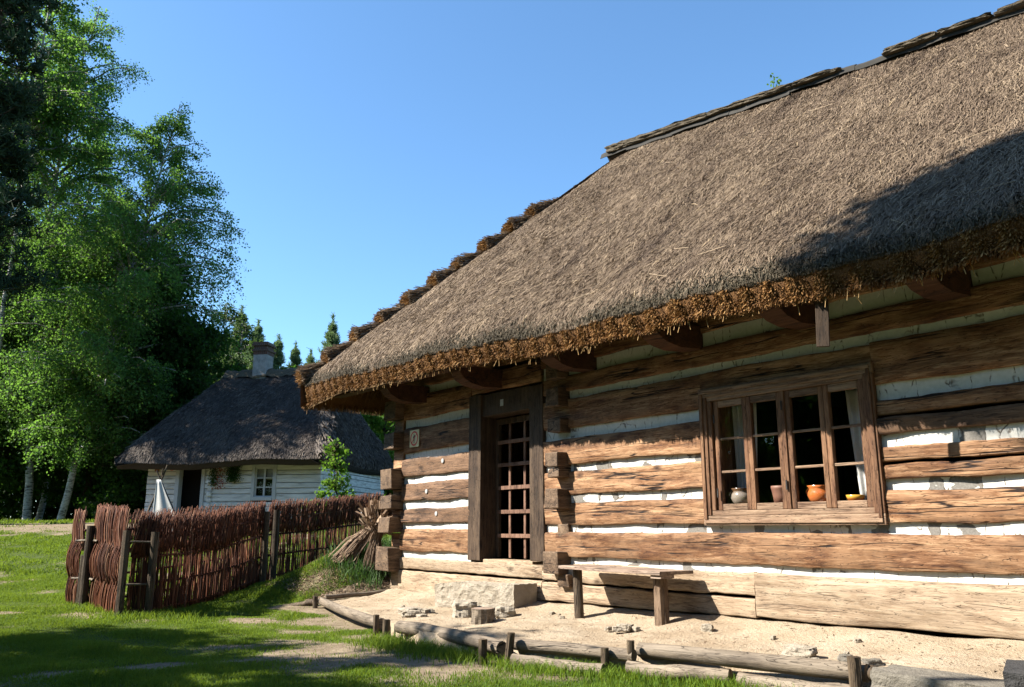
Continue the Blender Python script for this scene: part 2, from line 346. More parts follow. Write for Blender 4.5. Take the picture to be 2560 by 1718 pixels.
def glassmat():
    m = M('window_glass'); g = m.nd('ShaderNodeBsdfGlossy'); g.inputs['Roughness'].default_value = 0.02
    t = m.nd('ShaderNodeBsdfTransparent'); fr = m.nd('ShaderNodeLayerWeight'); fr.inputs[0].default_value = 0.5
    mx = m.nd('ShaderNodeMixShader'); m.lk(m.math('ADD', m.math('MULTIPLY', m.math('POWER', fr.outputs['Facing'], 4.0), 0.8), 0.035), mx.inputs[0]); m.lk(t.outputs[0], mx.inputs[1]); m.lk(g.outputs[0], mx.inputs[2])
    nn = m.noise(m.coord((1, 1, 1)), 5, 2); b = m.nd('ShaderNodeBump'); b.inputs['Strength'].default_value = 0.03; b.inputs['Distance'].default_value = 0.004
    m.lk(nn, b.inputs['Height']); m.lk(b.outputs[0], g.inputs['Normal']); m.lk(mx.outputs[0], m.out.inputs[0]); return m.m
GLASS = glassmat()
IRON = flat('zinc_plate', (0.5, 0.5, 0.5), 0.5, 0.4)

# ------------------------------------------------------------------ ground
bareN = Wave(2, 0.9, 14, 3); bareN2 = Wave(2, 3.2, 14, 4)
def smooth(t): t = np.clip(t, 0, 1); return t * t * (3 - 2 * t)
gn = Wave(2, 0.8, 10, 5); gn2 = Wave(2, 5, 12, 6)
HC = hw(9.6, -1.0, 0)
def gz(x, y):
    x = np.asarray(x, float); y = np.asarray(y, float)
    z = 0.06 + 1.38 * smooth((y - 11) / 19.0) + gn(x, y) * 0.018 + gn2(x, y) * 0.006
    dx, dy = x - (-2.75), y - 14.7
    a = (dx * U[0] + dy * U[1]); b = (dx * N[0] + dy * N[1])
    z = z + 0.70 * np.exp(-(a / 1.1) ** 2 - (np.maximum(b, 0) / 1.05) ** 2 - (np.minimum(b, 0) / 3.0) ** 2)
    return z
def local(x, y):
    dx, dy = np.asarray(x) - P0[0], np.asarray(y) - P0[1]
    return dx * U[0] + dy * U[1], dx * N[0] + dy * N[1]
BORD = [(-8, 1.35), (-0.4, 1.30), (0.5, 1.22), (1.6, 1.33), (2.35, 1.62), (3.3, 2.0), (4.9, 2.14), (6.0, 1.90), (7.5, 1.55), (9.06, 1.25)]
BS = np.array([b[0] for b in BORD]); BO = np.array([b[1] for b in BORD])
def border(s): return np.interp(s, BS, BO)
def pf(s, o): return 0.43 - 0.012 * s - 0.09 * np.clip(o / 0.5, 0, 1) - 0.05 * np.clip(o - 0.5, 0, 9)
def bare(x, y):
    s, o = local(x, y)
    d = o - border(s)
    near = np.exp(-(np.maximum(d, 0) / 0.75) ** 2) * (s < 9.6) * (o > 0)
    v = 0.25 + 0.15 * bareN(x, y) + 0.17 * bareN2(x, y) + 0.09 * gn2(x, y) + 0.30 * near
    v = v + 0.34 * np.exp(-(((x + 0.75) / 2.3) ** 2 + ((y - 8.7 - 0.2 * x) / 0.85) ** 2)) + 0.42 * np.exp(-(((x + 3.9) / 1.3) ** 2 + ((y - 11.2) / 0.5) ** 2))
    v = v + 0.27 * np.exp(-(((x + 3.4) / 1.3) ** 2 + ((y - 7.6 - 0.42 * (x + 3.4)) / 0.16) ** 2))
    v = v + 0.42 * np.exp(-(((x + 14) / 7) ** 2 + ((y - 26) / 2.2) ** 2))
    v = v + 0.08 * np.exp(-(((x + 3.0) / 1.0) ** 2 + ((y - 14.2) / 1.0) ** 2))
    return np.clip(v, 0, 1)
def axis(a, b, step, ext):
    c = np.arange(a, b, step); out = [a - 0]; d = step
    lo, hi = [], []
    x = a
    while x > -ext: d *= 1.22; x -= d; lo.append(x)
    d = step; x = c[-1]
    while x < ext: d *= 1.22; x += d; hi.append(x)
    return np.array(lo[::-1] + list(c) + hi)
X = axis(-12, 6, 0.1, 900); Y = axis(3, 20, 0.1, 900)
GX, GY = np.meshgrid(X, Y, indexing='ij'); GZ = gz(GX, GY)
mb = MB(); grid(mb, np.stack([GX, GY, GZ], -1))
ground = mb.build('ground', SOIL, smooth=True); tag(ground, kind='structure')
a = ground.data.attributes.new('bare', 'FLOAT', 'POINT'); a.data.foreach_set('value', bare(GX, GY).ravel().astype(np.float32))
# sandy terrace along the front wall
ss = np.arange(-8, 9.1, 0.06); tt = np.linspace(0, 1, 46)
SS, TT = np.meshgrid(ss, tt, indexing='ij'); OO = -0.12 + TT * (border(SS) + 0.12)
pn = Wave(2, 3.0, 12, 8); pn2 = Wave(2, 12, 16, 9)
PZ = pf(SS, OO) + 0.016 * pn(SS, OO) + 0.009 * pn2(SS, OO)
V = P0 + U * SS[..., None] + N * OO[..., None]; V[..., 2] = PZ
edge = V[:, -1:].copy(); edge[..., 2] = -0.1; V = np.concatenate([V, edge], 1)
endr = V[-1:].copy(); endr[..., 2] = 0.0; endr[..., :2] += U[:2] * 0.03
mb = MB(); grid(mb, np.concatenate([V, endr], 0)[:, ::-1]); tag(mb.build('sand_terrace', SAND, smooth=True), kind='structure')

# ------------------------------------------------------------------ grass
def blades(n, x0, x1, y0, y1, h, wd, seed, dens=None, mi=0, cut=None):
    g = np.random.default_rng(seed)
    x = g.uniform(x0, x1, n); y = g.uniform(y0, y1, n)
    s, o = local(x, y)
    keep = (np.abs(x) < 0.68 * y + 1.0) & ~((o < border(s) + 0.03) & (s < 9.15)) & ~((o < 0.05) & (s < 9.45))
    b = bare(x, y)
    keep &= g.random(n) > smooth((b - 0.34) / 0.34) * 0.95
    if dens is not None: keep &= g.random(n) < dens(x, y)
    x, y, b = x[keep], y[keep], b[keep]; n = len(x)
    hh = h * g.uniform(0.45, 1.25, n) * (1.1 - 0.75 * b) * np.clip(0.75 + 0.45 * gn2(x * 0.7, y * 0.7), 0.2, 2)
    hh = np.maximum(hh, 0.012)
    az = g.uniform(0, 6.283, n); ln = g.uniform(0.1, 0.8, n) * hh
    base = np.stack([x, y, gz(x, y) - 0.005], -1)
    tip = base + np.stack([np.cos(az) * ln, np.sin(az) * ln, hh], -1)
    mid = base * 0.5 + tip * 0.5 + np.stack([np.cos(az) * -ln * 0.12, np.sin(az) * -ln * 0.12, hh * 0.12], -1)
    a2 = g.uniform(0, 6.283, n); W = np.stack([np.cos(a2), np.sin(a2), np.zeros(n)], -1) * wd * 0.5
    return np.stack([base, mid, tip], 1), np.stack([W, W * 0.8, W * 0.12], 1), np.clip(g.random(n) * 0.6 + 0.22 * gn(x * 2, y * 2) + 0.2 * bareN2(x * 1.3, y * 1.3) + 0.2, 0, 1)
mb = MB()
for (n, x0, x1, y0, y1, h, wd, sd) in [(430000, -8.5, 4, 6.0, 11, 0.05, 0.0065, 1), (330000, -12, 0, 11, 16.5, 0.05, 0.009, 2), (150000, -17, -2, 16.5, 26, 0.07, 0.016, 3), (110000, -34, 2, 26, 48, 0.11, 0.035, 4)]:
    P, W, r = blades(n, x0, x1, y0, y1, h, wd, sd); ribbons(mb, P, W, r)
# longer growth along the border logs, fence feet and the mound
def tufts(cs, n, h, wd, seed, spread):
    g = np.random.default_rng(seed); out = []
    c = np.array(cs)[g.integers(0, len(cs), n)]
    x = c[:, 0] + g.normal(0, spread, n); y = c[:, 1] + g.normal(0, spread, n)
    s, o = local(x, y); k = ~((o < border(s) + 0.04) & (s < 9.2)) & ~((o < 0.05) & (s < 9.5)); x, y = x[k], y[k]; n = len(x)
    hh = h * g.uniform(0.4, 1.2, n); az = g.uniform(0, 6.283, n); ln = hh * g.uniform(0.15, 0.9, n)
    base = np.stack([x, y, gz(x, y) - 0.01], -1); d = np.stack([np.cos(az) * ln, np.sin(az) * ln, hh], -1)
    a2 = g.uniform(0, 6.283, n); W = np.stack([np.cos(a2), np.sin(a2), np.zeros(n)], -1) * wd * 0.5
    return np.stack([base, base + d * [0.35, 0.35, 0.6], base + d], 1), np.stack([W, W * 0.8, W * 0.1], 1)
cl = [tuple(hw(s, border(s) + 0.12 + random.random() * 0.25, 0)[:2]) for s in (4.9, 4.6, 4.3, 3.9, 3.3, 2.9, 2.7, 2.4, 2.1, 1.7, 1.4, 5.3, 0.9)]
ribbons(mb, *tufts(cl, 9000, 0.11, 0.007, 11, 0.16))
cl = [(-5.2 + random.random() * 0.8, 11.3 + random.random() * 0.6) for i in range(10)] + [(-6.6 + 1.3 * random.random(), 12.2 + random.random() * 0.7) for i in range(8)]
ribbons(mb, *tufts(cl, 5000, 0.10, 0.009, 12, 0.25))
grass = mb.build('grass', GRASS); tag(grass, kind='stuff')
mb = MB()
cl = [tuple(hw(9.8 + random.random() * 0.8, 0.35 - random.random() * 1.1, 0)[:2]) for i in range(14)] + [tuple(hw(9.75, 0.3 - random.random() * 0.6, 0)[:2]) for i in range(4)]
ribbons(mb, *tufts(cl, 2300, 0.22, 0.015, 13, 0.2))
tag(mb.build('weeds', WEED), kind='stuff')
mb = MB()   # dry clippings on the mound
g = np.random.default_rng(5); n = 5000; sx = g.uniform(9.3, 11.4, n); ox = g.uniform(-0.4, 1.3, n); p = P0 + U * sx[:, None] + N * ox[:, None]
p[:, 2] = gz(p[:, 0], p[:, 1]) + 0.012; az = g.uniform(0, 6.28, n); d = np.stack([np.cos(az), np.sin(az), g.normal(0, 0.25, n)], 1) * 0.05
ribbons(mb, np.stack([p - d, p + d], 1), np.repeat(np.stack([-np.sin(az), np.cos(az), np.zeros(n)], 1)[:, None] * 0.004, 2, 1))
tag(mb.build('dry_clippings', SHEAF), kind='stuff')

# ------------------------------------------------------------------ the log house
house = empty('log_house', P0, PHI, label='large log cottage with white clay bands between brown logs and a tall brown thatched roof', cat='house')
ln_e = [Wave(1, 3.2, 8, 100 + i) for i in range(60)]
_li = [0]
def log(s0, s1, z0, z1, mat, name='log', amp=0.008, front=0.03, parent=house, label=None, slope=0.0, bslope=0.0):
    i = _li[0] = _li[0] + 1
    e1 = Wave(1, 3.0, 8, 100 + i); e2 = Wave(1, 3.0, 8, 300 + i); fs = Wave(2, 4.0, 10, 500 + i); e3 = Wave(1, 17.0, 8, 700 + i)
    n = max(4, int((s1 - s0) / 0.05)); s = np.linspace(s0, s1, n)
    zt = z1 - 0.007 + amp * e1(s) + 0.004 * e3(s) + slope * (s - s0); zb = z0 + 0.007 + amp * e2(s) + 0.004 * e3(s + 9) + (slope + bslope) * (s - s0)
    prof = [(-0.30, 1.0, 0), (-0.03, 1.0, 0), (front - 0.006, 1.0, -0.001), (front + 0.001, 1.0, -0.010)] + [(front + 0.004, f, 0) for f in (0.8, 0.65, 0.5, 0.35, 0.2)] + [(front + 0.001, 0.0, 0.010), (front - 0.006, 0.0, 0.001), (-0.03, 0.0, 0), (-0.30, 0.0, 0)]
    V = np.zeros((n, len(prof), 3))
    for k, (o, f, dz) in enumerate(prof):
        z = zb + (zt - zb) * f + dz
        oo = o + (0.011 * fs(s, z * 3) + 0.003 * e3(s * 2 + k) if o > -0.02 else 0)
        V[:, k] = np.stack([s, oo * np.ones(n), z], -1)
    mb = MB(); grid(mb, V[:, ::-1], closed=True); r0 = V[0][::-1]; r1 = V[-1][::-1]
    fan(mb, r0, r0.mean(0), flip=False); fan(mb, r1, r1.mean(0), flip=True)
    o = mb.build(name, mat, parent, smooth=False)
    o.data.polygons.foreach_set('use_smooth', np.array([len(p.vertices) == 4 for p in o.data.polygons]))
    if label: o['label'] = label
    return o
def chink(s0, s1, z0, z1):
    i = _li[0] = _li[0] + 1
    f = Wave(2, 5.0, 10, 900 + i); s = np.linspace(s0, s1, max(4, int((s1 - s0) / 0.05))); z = np.linspace(z0 - 0.05, z1 + 0.05, 6)
    SS_, ZZ = np.meshgrid(s, z, indexing='ij'); V = np.stack([SS_, -0.012 + 0.006 * f(SS_, ZZ * 2), ZZ], -1)
    mb = MB(); grid(mb, V[:, ::-1]); Vb = V.copy(); Vb[..., 1] = -0.28; grid(mb, Vb)
    mb.build('clay_band', PLASTER, house, smooth=True)
DR, DL = 5.46, 7.06           # door frame
# right of the door
WINL, WINR = 2.84, 0.94
rows = [(0.15, 0.84, W_PALE, 0), (0.893, 1.212, W_WARM, 0), (1.28, 1.56, W_WARM, 1), (1.645, 1.935, W_WARM, 1), (2.02, 2.35, W_WARM, 1), (2.47, 2.85, W_WARM, 2), (2.93, 3.15, W_WARM, 0), (3.29, 3.52, W_WARM, 0), (3.60, 4.0, W_WARM, 0)]
for i, (z0, z1, m, cut) in enumerate(rows):
    if cut == 0:
        if i == 0:
            log(2.3, DR, 0.412, 0.60, W_PALE, amp=0.006, front=0.05, bslope=-0.012); log(2.3, DR, 0.612, z1, W_PALE, amp=0.01, front=0.035)
            log(-7, 2.29, 0.528, z1, W_PALE, amp=0.008, front=0.048, bslope=-0.012)
        elif i == 1: log(-7, 5.2, z0, z1, m)
        else: log(-7, DR, z0, z1, m)
    else:
        log(WINL, DR - 0.0, z0, z1, m)
        if i == 3:
            log(-7, WINR, z0, 1.78, m, amp=0.012); log(-7, WINR, 1.792, z1, m, amp=0.01, front=0.036)
        elif i == 4:
            log(-7, WINR, z0, 2.17, W_GREY, amp=0.012, front=0.034); log(-7, WINR, 2.185, z1, m, amp=0.012)
        else: log(-7, WINR, z0, z1, m)
        if cut == 2: log(WINR, WINL, 2.66, z1, m, amp=0.008, front=0.025)
for i in range(len(rows) - 1):
    a_, b_ = rows[i][1], rows[i + 1][0]
    if rows[i][3] and rows[i + 1][3]:
        chink(WINL, DR, a_, b_); chink(-7, WINR, a_, b_)
    else: chink(-7, DR, a_, b_)
log(5.2, DR, 0.86, 1.2, W_WARM)
# left of the door
CW = 8.99
lrows = [(0.62, 0.80, W_PALE), (0.895, 1.24, W_WARM), (1.325, 1.55, W_GREY), (1.665, 1.95, W_GREY), (2.05, 2.33, W_GREY), (2.43, 2.84, W_WARM), (2.955, 3.34, W_WARM), (3.46, 3.62, W_WARM), (3.7, 4.0, W_WARM)]
log(DR, CW, 0.1, 0.605, W_PALE, amp=0.006, front=0.05)
for i, (z0, z1, m) in enumerate(lrows):
    log(DL if i else DR, CW, z0, z1 + (0.0 if i else 0.0), m, amp=0.010 if i else 0.006)
    if i < len(lrows) - 1: chink(DL, CW, z1, lrows[i + 1][0])
log(DR + .01, DL - .01, 3.14, 3.44, W_WARM); log(DR + .01, DL - .01, 3.47, 4.0, W_WARM)
# corner: ends of the front logs and the protruding heads of the gable logs
def head(s0, s1, z0, z1, o1, mat=W_END, name='log_head', o0=-0.4):
    mb = MB(); box(mb, (s0, o0, z0), (s1, o1, z1))
    mb.v[-1] += np.random.default_rng(int(z0 * 1000 + s0 * 77)).normal(0, 0.008, (8, 3))
    o = mb.build(name, mat, house, bevel=0.012); return o
for z0, z1, o1, ds in [(0.59, 0.945, 0.25, 0.03), (1.18, 1.42, 0.24, 0.0), (1.535, 1.76, 0.22, -0.02), (1.86, 2.19, 0.23, 0.0), (2.50, 2.78, 0.2, 0), (3.0, 3.3, 0.2, 0)]:
    head(CW + 0.0, 9.36 + ds, z0, z1, o1)
for z0, z1 in [(0.1, 0.585), (0.95, 1.175), (1.425, 1.53), (1.765, 1.855), (2.195, 2.495), (2.785, 2.995), (3.305, 3.6)]:
    head(CW, 9.30, z0, z1, 0.02, W_WARM if z0 > 0.5 else W_PALE, 'log_end')
for z0, z1, o1, a_, b_ in [(1.865, 1.985, 0.19, 4.95, 5.17), (1.99, 2.165, 0.215, 4.95, 5.19), (1.49, 1.725, 0.21, 4.955, 5.19), (1.11, 1.295, 0.035, 4.95, 5.17), (0.705, 0.955, 0.22, 4.97, 5.24), (0.56, 0.70, 0.13, 4.88, 5.07), (2.42, 2.6, 0.16, 4.95, 5.2), (2.75, 2.98, 0.18, 4.95, 5.2), (3.1, 3.3, 0.18, 4.95, 5.2)]:
    head(a_, b_, z0, z1, o1)
# remaining walls and the dark inside
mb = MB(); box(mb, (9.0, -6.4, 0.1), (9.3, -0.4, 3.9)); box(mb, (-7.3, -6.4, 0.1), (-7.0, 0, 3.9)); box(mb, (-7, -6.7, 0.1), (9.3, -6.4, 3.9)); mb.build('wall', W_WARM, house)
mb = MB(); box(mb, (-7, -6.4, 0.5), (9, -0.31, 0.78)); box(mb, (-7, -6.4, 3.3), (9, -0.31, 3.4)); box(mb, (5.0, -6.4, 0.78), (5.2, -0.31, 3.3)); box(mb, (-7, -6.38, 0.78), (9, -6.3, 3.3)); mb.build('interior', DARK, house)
# door frame, panel and grating
df = None
mb = MB(); box(mb, (6.80, -0.30, 0.81), (7.10, 0.045, 3.13)); df = mb.build('door_frame', W_DOOR, house, bevel=0.01)
mb = MB(); box(mb, (5.42, -0.30, 0.84), (5.70, 0.045, 3.10)); mb.build('jamb', W_DOOR, df, bevel=0.01)
mb = MB(); box(mb, (5.701, -0.26, 2.80), (6.799, 0.02, 3.12)); mb.build('lintel', W_DOOR, df, bevel=0.01)
mb = MB(); box(mb, (5.702, -0.26, 0.70), (6.798, -0.0, 0.832)); mb.build('threshold', W_PALE, df, bevel=0.01)
mb = MB()
box(mb, (6.72, -0.27, 0.85), (6.79, -0.22, 2.78)); box(mb, (5.72, -0.27, 0.85), (5.79, -0.22, 2.78)); box(mb, (5.791, -0.27, 2.70), (6.719, -0.22, 2.78))
gr = mb.build('grating_door', W_DOOR, house, bevel=0.004)
for s in (6.49, 6.155, 5.9):
    mb = MB(); box(mb, (s - 0.022, -0.262, 0.85), (s + 0.022, -0.238, 2.70)); mb.build('vertical_lath', W_GRATE, gr, bevel=0.003)
for z in (2.44, 2.12, 1.80, 1.47, 1.145):
    mb = MB(); box(mb, (5.78, -0.235, z - 0.026), (6.735, -0.212, z + 0.026)); mb.build('cross_lath', W_GRATE, gr, bevel=0.003)
mb = MB(); box(mb, (6.29, 0.022, 2.91), (6.36, 0.03, 3.0)); pl = mb.build('number_plate', IRON, house)
for z_, s_ in ((1.80, 8.22), (1.46, 7.93), (2.24, 7.78)):
    mb = MB(); lathe(mb, [(0.0, 0), (0.035, 0), (0.032, 0.006), (0.0, 0.007)], n=14); o = mb.build('round_tag', IRON, house); o.location = (s_, 0.046, z_); o.rotation_euler = (R(-90), 0, 0)

# ------------------------------------------------------------------ window
wf = None
zb, zt = 1.275, 2.672; a_, b_ = 0.925, 2.85
def ring(parent, a, b, z0, z1, w, o0, o1, name, bw=None, tw=None):
    bw = bw or w; tw = tw or w; root = None
    for nm, x0, x1, y0, y1, m in (('sill', a, b, z0, z0 + bw, W_CASE), ('head', a, b, z1 - tw, z1, W_CASE), ('side', a, a + w, z0 + bw + .0005, z1 - tw - .0005, W_CASEZ), ('side', b - w, b, z0 + bw + .0005, z1 - tw - .0005, W_CASEZ)):
        mb = MB(); box(mb, (x0, o0, y0), (x1, o1, y1)); mb.build(name + '_' + nm, m, parent, bevel=0.006)
mb = MB(); box(mb, (a_ + .01, -0.30, zb + .01), (a_ + .12, -0.0, zt - .01)); box(mb, (b_ - .12, -0.30, zb + .01), (b_ - .01, 0.0, zt - .01)); box(mb, (a_ + .1205, -0.30, zb + .01), (b_ - .1205, 0.0, zb + .125)); box(mb, (a_ + .1205, -0.30, zt - .12), (b_ - .1205, 0, zt - .01))
wf = mb.build('window', W_CASEZ, house, bevel=0.003)
ring(wf, a_, b_, zb, zt, 0.095, 0.02, 0.062, 'outer_casing')
ring(wf, a_ + 0.02, b_ - 0.02, zb + 0.02, zt - 0.02, 0.035, 0.0625, 0.078, 'moulding')
ring(wf, a_ + 0.096, b_ - 0.096, zb + 0.096, zt - 0.085, 0.05, -0.0, 0.045, 'inner_casing')
mb = MB(); box(mb, (1.842, -0.06, 1.422), (1.883, 0.035, 2.54)); mb.build('mullion', W_CASEZ, wf, bevel=0.005)
for k, (l, r) in enumerate([(2.69, 2.287), (2.283, 1.885), (1.84, 1.437), (1.433, 1.045)]):
    o1 = 0.026 if k % 2 else 0.020
    mb = MB(); st = 0.052
    box(mb, (r, -0.03, 1.423), (r + st, o1, 2.535))
    cs = mb.build('casement', W_CASEZ, wf, bevel=0.008)
    mb = MB(); box(mb, (l - st, -0.03, 1.423), (l, o1, 2.535)); mb.build('stile', W_CASEZ, wf, bevel=0.008)
    for z0, z1 in ((1.423, 1.485), (2.465, 2.535)):
        mb = MB(); box(mb, (r + st + .0005, -0.028, z0), (l - st - .0005, o1 - 0.004, z1)); mb.build('rail', W_CASE, cs, bevel=0.006)
    for z in (1.805, 2.138):
        mb = MB(); box(mb, (r + st + .0005, -0.022, z - 0.012), (l - st - .0005, o1 - 0.012, z + 0.012)); mb.build('glazing_bar', W_CASE, cs, bevel=0.004)
    for z0, z1 in ((1.485, 1.793), (1.817, 2.126), (2.15, 2.465)):
        mb = MB(); box(mb, (r + st, -0.008, z0), (l - st, -0.005, z1)); mb.build('pane', GLASS, cs)
mb = MB(); box(mb, (a_ + .121, -0.42, 1.44), (b_ - .121, -0.04, 1.470)); mb.build('inner_sill', W_CASE, wf)
mb = MB(); box(mb, (2.735, -0.40, 1.42), (2.76, -0.305, 2.6)); box(mb, (1.0, -0.40, 1.42), (1.03, -0.305, 2.6)); mb.build('reveal_board', INNER, wf)
mb = MB()
for s_, z_ in ((2.666, 1.55), (2.666, 2.3), (1.864, 1.6), (1.862, 2.35)):
    lathe(mb, [(0.0, 0), (0.008, 0), (0.008, 0.09), (0, 0.09)], (s_, 0.05, z_), 8)
mb.build('hinge', STONE_D, wf)
def curtain(sa, sb, o, z0, z1, label, gather):
    t = np.linspace(0, 1, 40); z = np.linspace(z0, z1, 14); T_, Z_ = np.meshgrid(t, z, indexing='ij')
    pull = gather * np.clip(1 - (Z_ - z0) / (z1 - z0), 0, 1) ** 1.3
    s = sa + (sb - sa) * T_ * (1 - pull); V = np.stack([s, o + 0.018 * np.sin(T_ * 30 + 0.7 * np.sin(Z_ * 3)), Z_], -1)
    c = hw(sa, o, z0); e = MB(); grid(e, V - np.array([sa, o, z0])); ob = e.build('curtain', CLOTH, smooth=True)
    ob.location = tuple(c); ob.rotation_euler = (0, 0, PHI); tag(ob, label, 'curtain', 'white curtains inside the window')
    m_ = ob.modifiers.new('t', 'SOLIDIFY'); m_.thickness = 0.002
curtain(2.73, 2.44, -0.36, 1.48, 2.55, 'white curtain at the left side of the window, behind the grey-brown pot', 0.25)
curtain(1.02, 1.42, -0.33, 1.48, 2.55, 'white curtain at the right side of the window, behind the small yellow bowl', 0.15)

# ------------------------------------------------------------------ pots on the sill
def glaze(name, c1, c2, split=None, rough=0.18, soft=0.02, wavy=0.0):
    m = M(name, rough, 0.5); v = m.coord(); sx = m.nd('ShaderNodeSeparateXYZ'); m.lk(v, sx.inputs[0])
    n = m.noise(v, 18, 4)
    z = m.math('ADD', sx.outputs[2], m.math('MULTIPLY', m.math('SUBTRACT', m.noise(v, 9, 2), 0.5), wavy))
    if split is None: c = m.ramp(n, [(0.3, c1), (0.7, c2)])
    else: c = m.mix(m.ramp(z, [(split, (0, 0, 0)), (split + soft, (1, 1, 1))]), c1, c2)
    m.col(c); m.bump(n, 0.05, 0.002); return m.m
def pot(name, label, s, o, prof, mat, handle=None, z=1.472):
    ob = empty(name, hw(s, o, z), PHI, label=label, cat='pot' if 'pot' in name else name.split('_')[-1], group='pottery on the window sill')
    mb = MB(); lathe(mb, prof, n=32); mb.build('vessel', mat, ob, smooth=True)
    if handle:
        h0, h1, rr, ang = handle; t = np.linspace(0, 1, 9); rad = rr + 0.035 * np.sin(t * math.pi); zz = h0 + (h1 - h0) * t
        P = np.stack([rad * math.cos(ang), rad * math.sin(ang), zz], -1)[None]; mb = MB(); tubes(mb, P, np.full((1, 9), 0.008), 8); mb.build('handle', mat, ob, smooth=True)
    return ob
def thick(p, t=0.006): return p + [(r - t, z) for r, z in p[::-1]][:-1] + [(0.001, 0.012)]
pot('clay_pot', 'grey-brown glazed round pot with a brown neck at the left end of the sill', 2.505, -0.12, thick([(0.001, 0), (0.062, 0), (0.088, 0.03), (0.105, 0.07), (0.098, 0.11), (0.082, 0.133), (0.086, 0.15), (0.102, 0.168)]), glaze('grey_glaze', (0.26, 0.22, 0.18), (0.13, 0.07, 0.035), 0.115, wavy=0.08), (0.06, 0.15, 0.09, 0.3))
pot('clay_beaker', 'reddish brown straight-sided clay beaker in the second casement', 2.045, -0.12, thick([(0.001, 0), (0.068, 0), (0.078, 0.08), (0.088, 0.14), (0.092, 0.15), (0.092, 0.175)]), glaze('red_clay', (0.19, 0.085, 0.055), (0.23, 0.11, 0.07), rough=0.6))
pot('orange_pot', 'shiny orange round pot with a flared rim and a wavy line in the third casement', 1.635, -0.12, thick([(0.001, 0), (0.065, 0), (0.092, 0.03), (0.108, 0.07), (0.104, 0.10), (0.09, 0.127), (0.092, 0.14), (0.108, 0.162)]), glaze('orange_glaze', (0.48, 0.13, 0.03), (0.55, 0.17, 0.05)), (0.06, 0.15, 0.09, 0.15))
pot('glazed_bowl', 'small low yellow and orange bowl in the fourth casement', 1.285, -0.12, thick([(0.001, 0), (0.06, 0), (0.072, 0.03), (0.076, 0.04), (0.084, 0.066)]), glaze('bowl_glaze', (0.40, 0.12, 0.02), (0.60, 0.34, 0.05), 0.034, soft=0.004))
pot('white_jug', 'white jug with a dark lower half standing beside the yellow bowl', 1.165, -0.24, thick([(0.001, 0), (0.055, 0), (0.075, 0.05), (0.07, 0.10), (0.045, 0.15), (0.032, 0.175), (0.045, 0.20)]), glaze('jug_glaze', (0.03, 0.03, 0.03), (0.7, 0.68, 0.62), 0.095, soft=0.006), (0.08, 0.185, 0.04, 3.0))

# ------------------------------------------------------------------ fire ban sign on the log left of the door
sg = empty('fire_ban_sign', hw(8.60, 0.052, 2.51), PHI, label='small cream sign with a red crossed-out circle on the dark log left of the door', cat='sign')
mb = MB(); box(mb, (-0.14, 0, 0), (0.14, 0.006, 0.27)); mb.build('board', flat('sign_cream', (0.85, 0.75, 0.40), 0.5), sg)
RED = flat('sign_red', (0.8, 0.05, 0.02), 0.5); BLK = flat('sign_black', (0.03, 0.03, 0.02), 0.6)
def disc_ring(mb, c, r0, r1, y, n=40, sx=1.0):
    a = np.arange(n) * 2 * math.pi / n; V = np.array([[(c[0] + r * math.cos(t) * sx, y, c[1] + r * math.sin(t)) for t in a] for r in (r0, r1)]); grid(mb, V, closed=True)
mb = MB(); disc_ring(mb, (0, 0.135), 0.092, 0.118, 0.009)
for sgn in (1,): mb.add([(0.075, 0.0092, 0.078), (0.063, 0.0092, 0.066), (-0.075, 0.0092, 0.192), (-0.063, 0.0092, 0.204)], [(0, 1, 2, 3)])
mb.build('ban_circle', RED, sg)
mb = MB(); mb.add([(0.012, 0.008, 0.06), (-0.006, 0.008, 0.06), (-0.012, 0.008, 0.13), (0.02, 0.008, 0.13)], [(0, 1, 2, 3)])
fl = [(0.0, 0.12), (0.035, 0.14), (0.03, 0.165), (0.012, 0.18), (0.02, 0.21), (-0.015, 0.185), (-0.028, 0.16), (-0.022, 0.135)]
fan(mb, [(x, 0.0085, z) for x, z in fl], (0, 0.0085, 0.155)); mb.build('match_symbol', BLK, sg)

# ------------------------------------------------------------------ timber under the eaves
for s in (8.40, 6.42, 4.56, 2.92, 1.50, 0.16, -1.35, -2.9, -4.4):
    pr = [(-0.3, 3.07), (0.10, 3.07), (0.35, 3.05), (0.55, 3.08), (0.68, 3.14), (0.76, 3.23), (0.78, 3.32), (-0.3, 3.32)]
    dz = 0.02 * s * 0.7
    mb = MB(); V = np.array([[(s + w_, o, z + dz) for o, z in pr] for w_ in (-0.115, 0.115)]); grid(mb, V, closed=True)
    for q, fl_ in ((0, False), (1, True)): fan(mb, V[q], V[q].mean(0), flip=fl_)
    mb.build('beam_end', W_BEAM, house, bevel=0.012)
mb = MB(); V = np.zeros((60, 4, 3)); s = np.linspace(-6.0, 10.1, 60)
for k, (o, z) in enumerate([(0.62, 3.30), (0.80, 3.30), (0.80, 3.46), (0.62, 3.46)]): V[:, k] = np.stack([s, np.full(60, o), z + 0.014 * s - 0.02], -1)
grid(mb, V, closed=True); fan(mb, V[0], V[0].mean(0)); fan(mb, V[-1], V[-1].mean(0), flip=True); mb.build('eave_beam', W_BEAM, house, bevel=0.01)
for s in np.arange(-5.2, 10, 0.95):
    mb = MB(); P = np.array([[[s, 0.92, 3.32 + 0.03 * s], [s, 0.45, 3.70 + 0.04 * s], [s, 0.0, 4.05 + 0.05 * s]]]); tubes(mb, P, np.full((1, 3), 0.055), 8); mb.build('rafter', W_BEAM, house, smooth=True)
mb = MB(); box(mb, (-0.05, -0.018, 0), (0.05, 0.018, 0.58)); pk = mb.build('hanging_board', W_DOOR, house, bevel=0.003); pk.location = (0.86, 0.90, 2.68); pk.rotation_euler = (R(-3), R(-3), R(25))

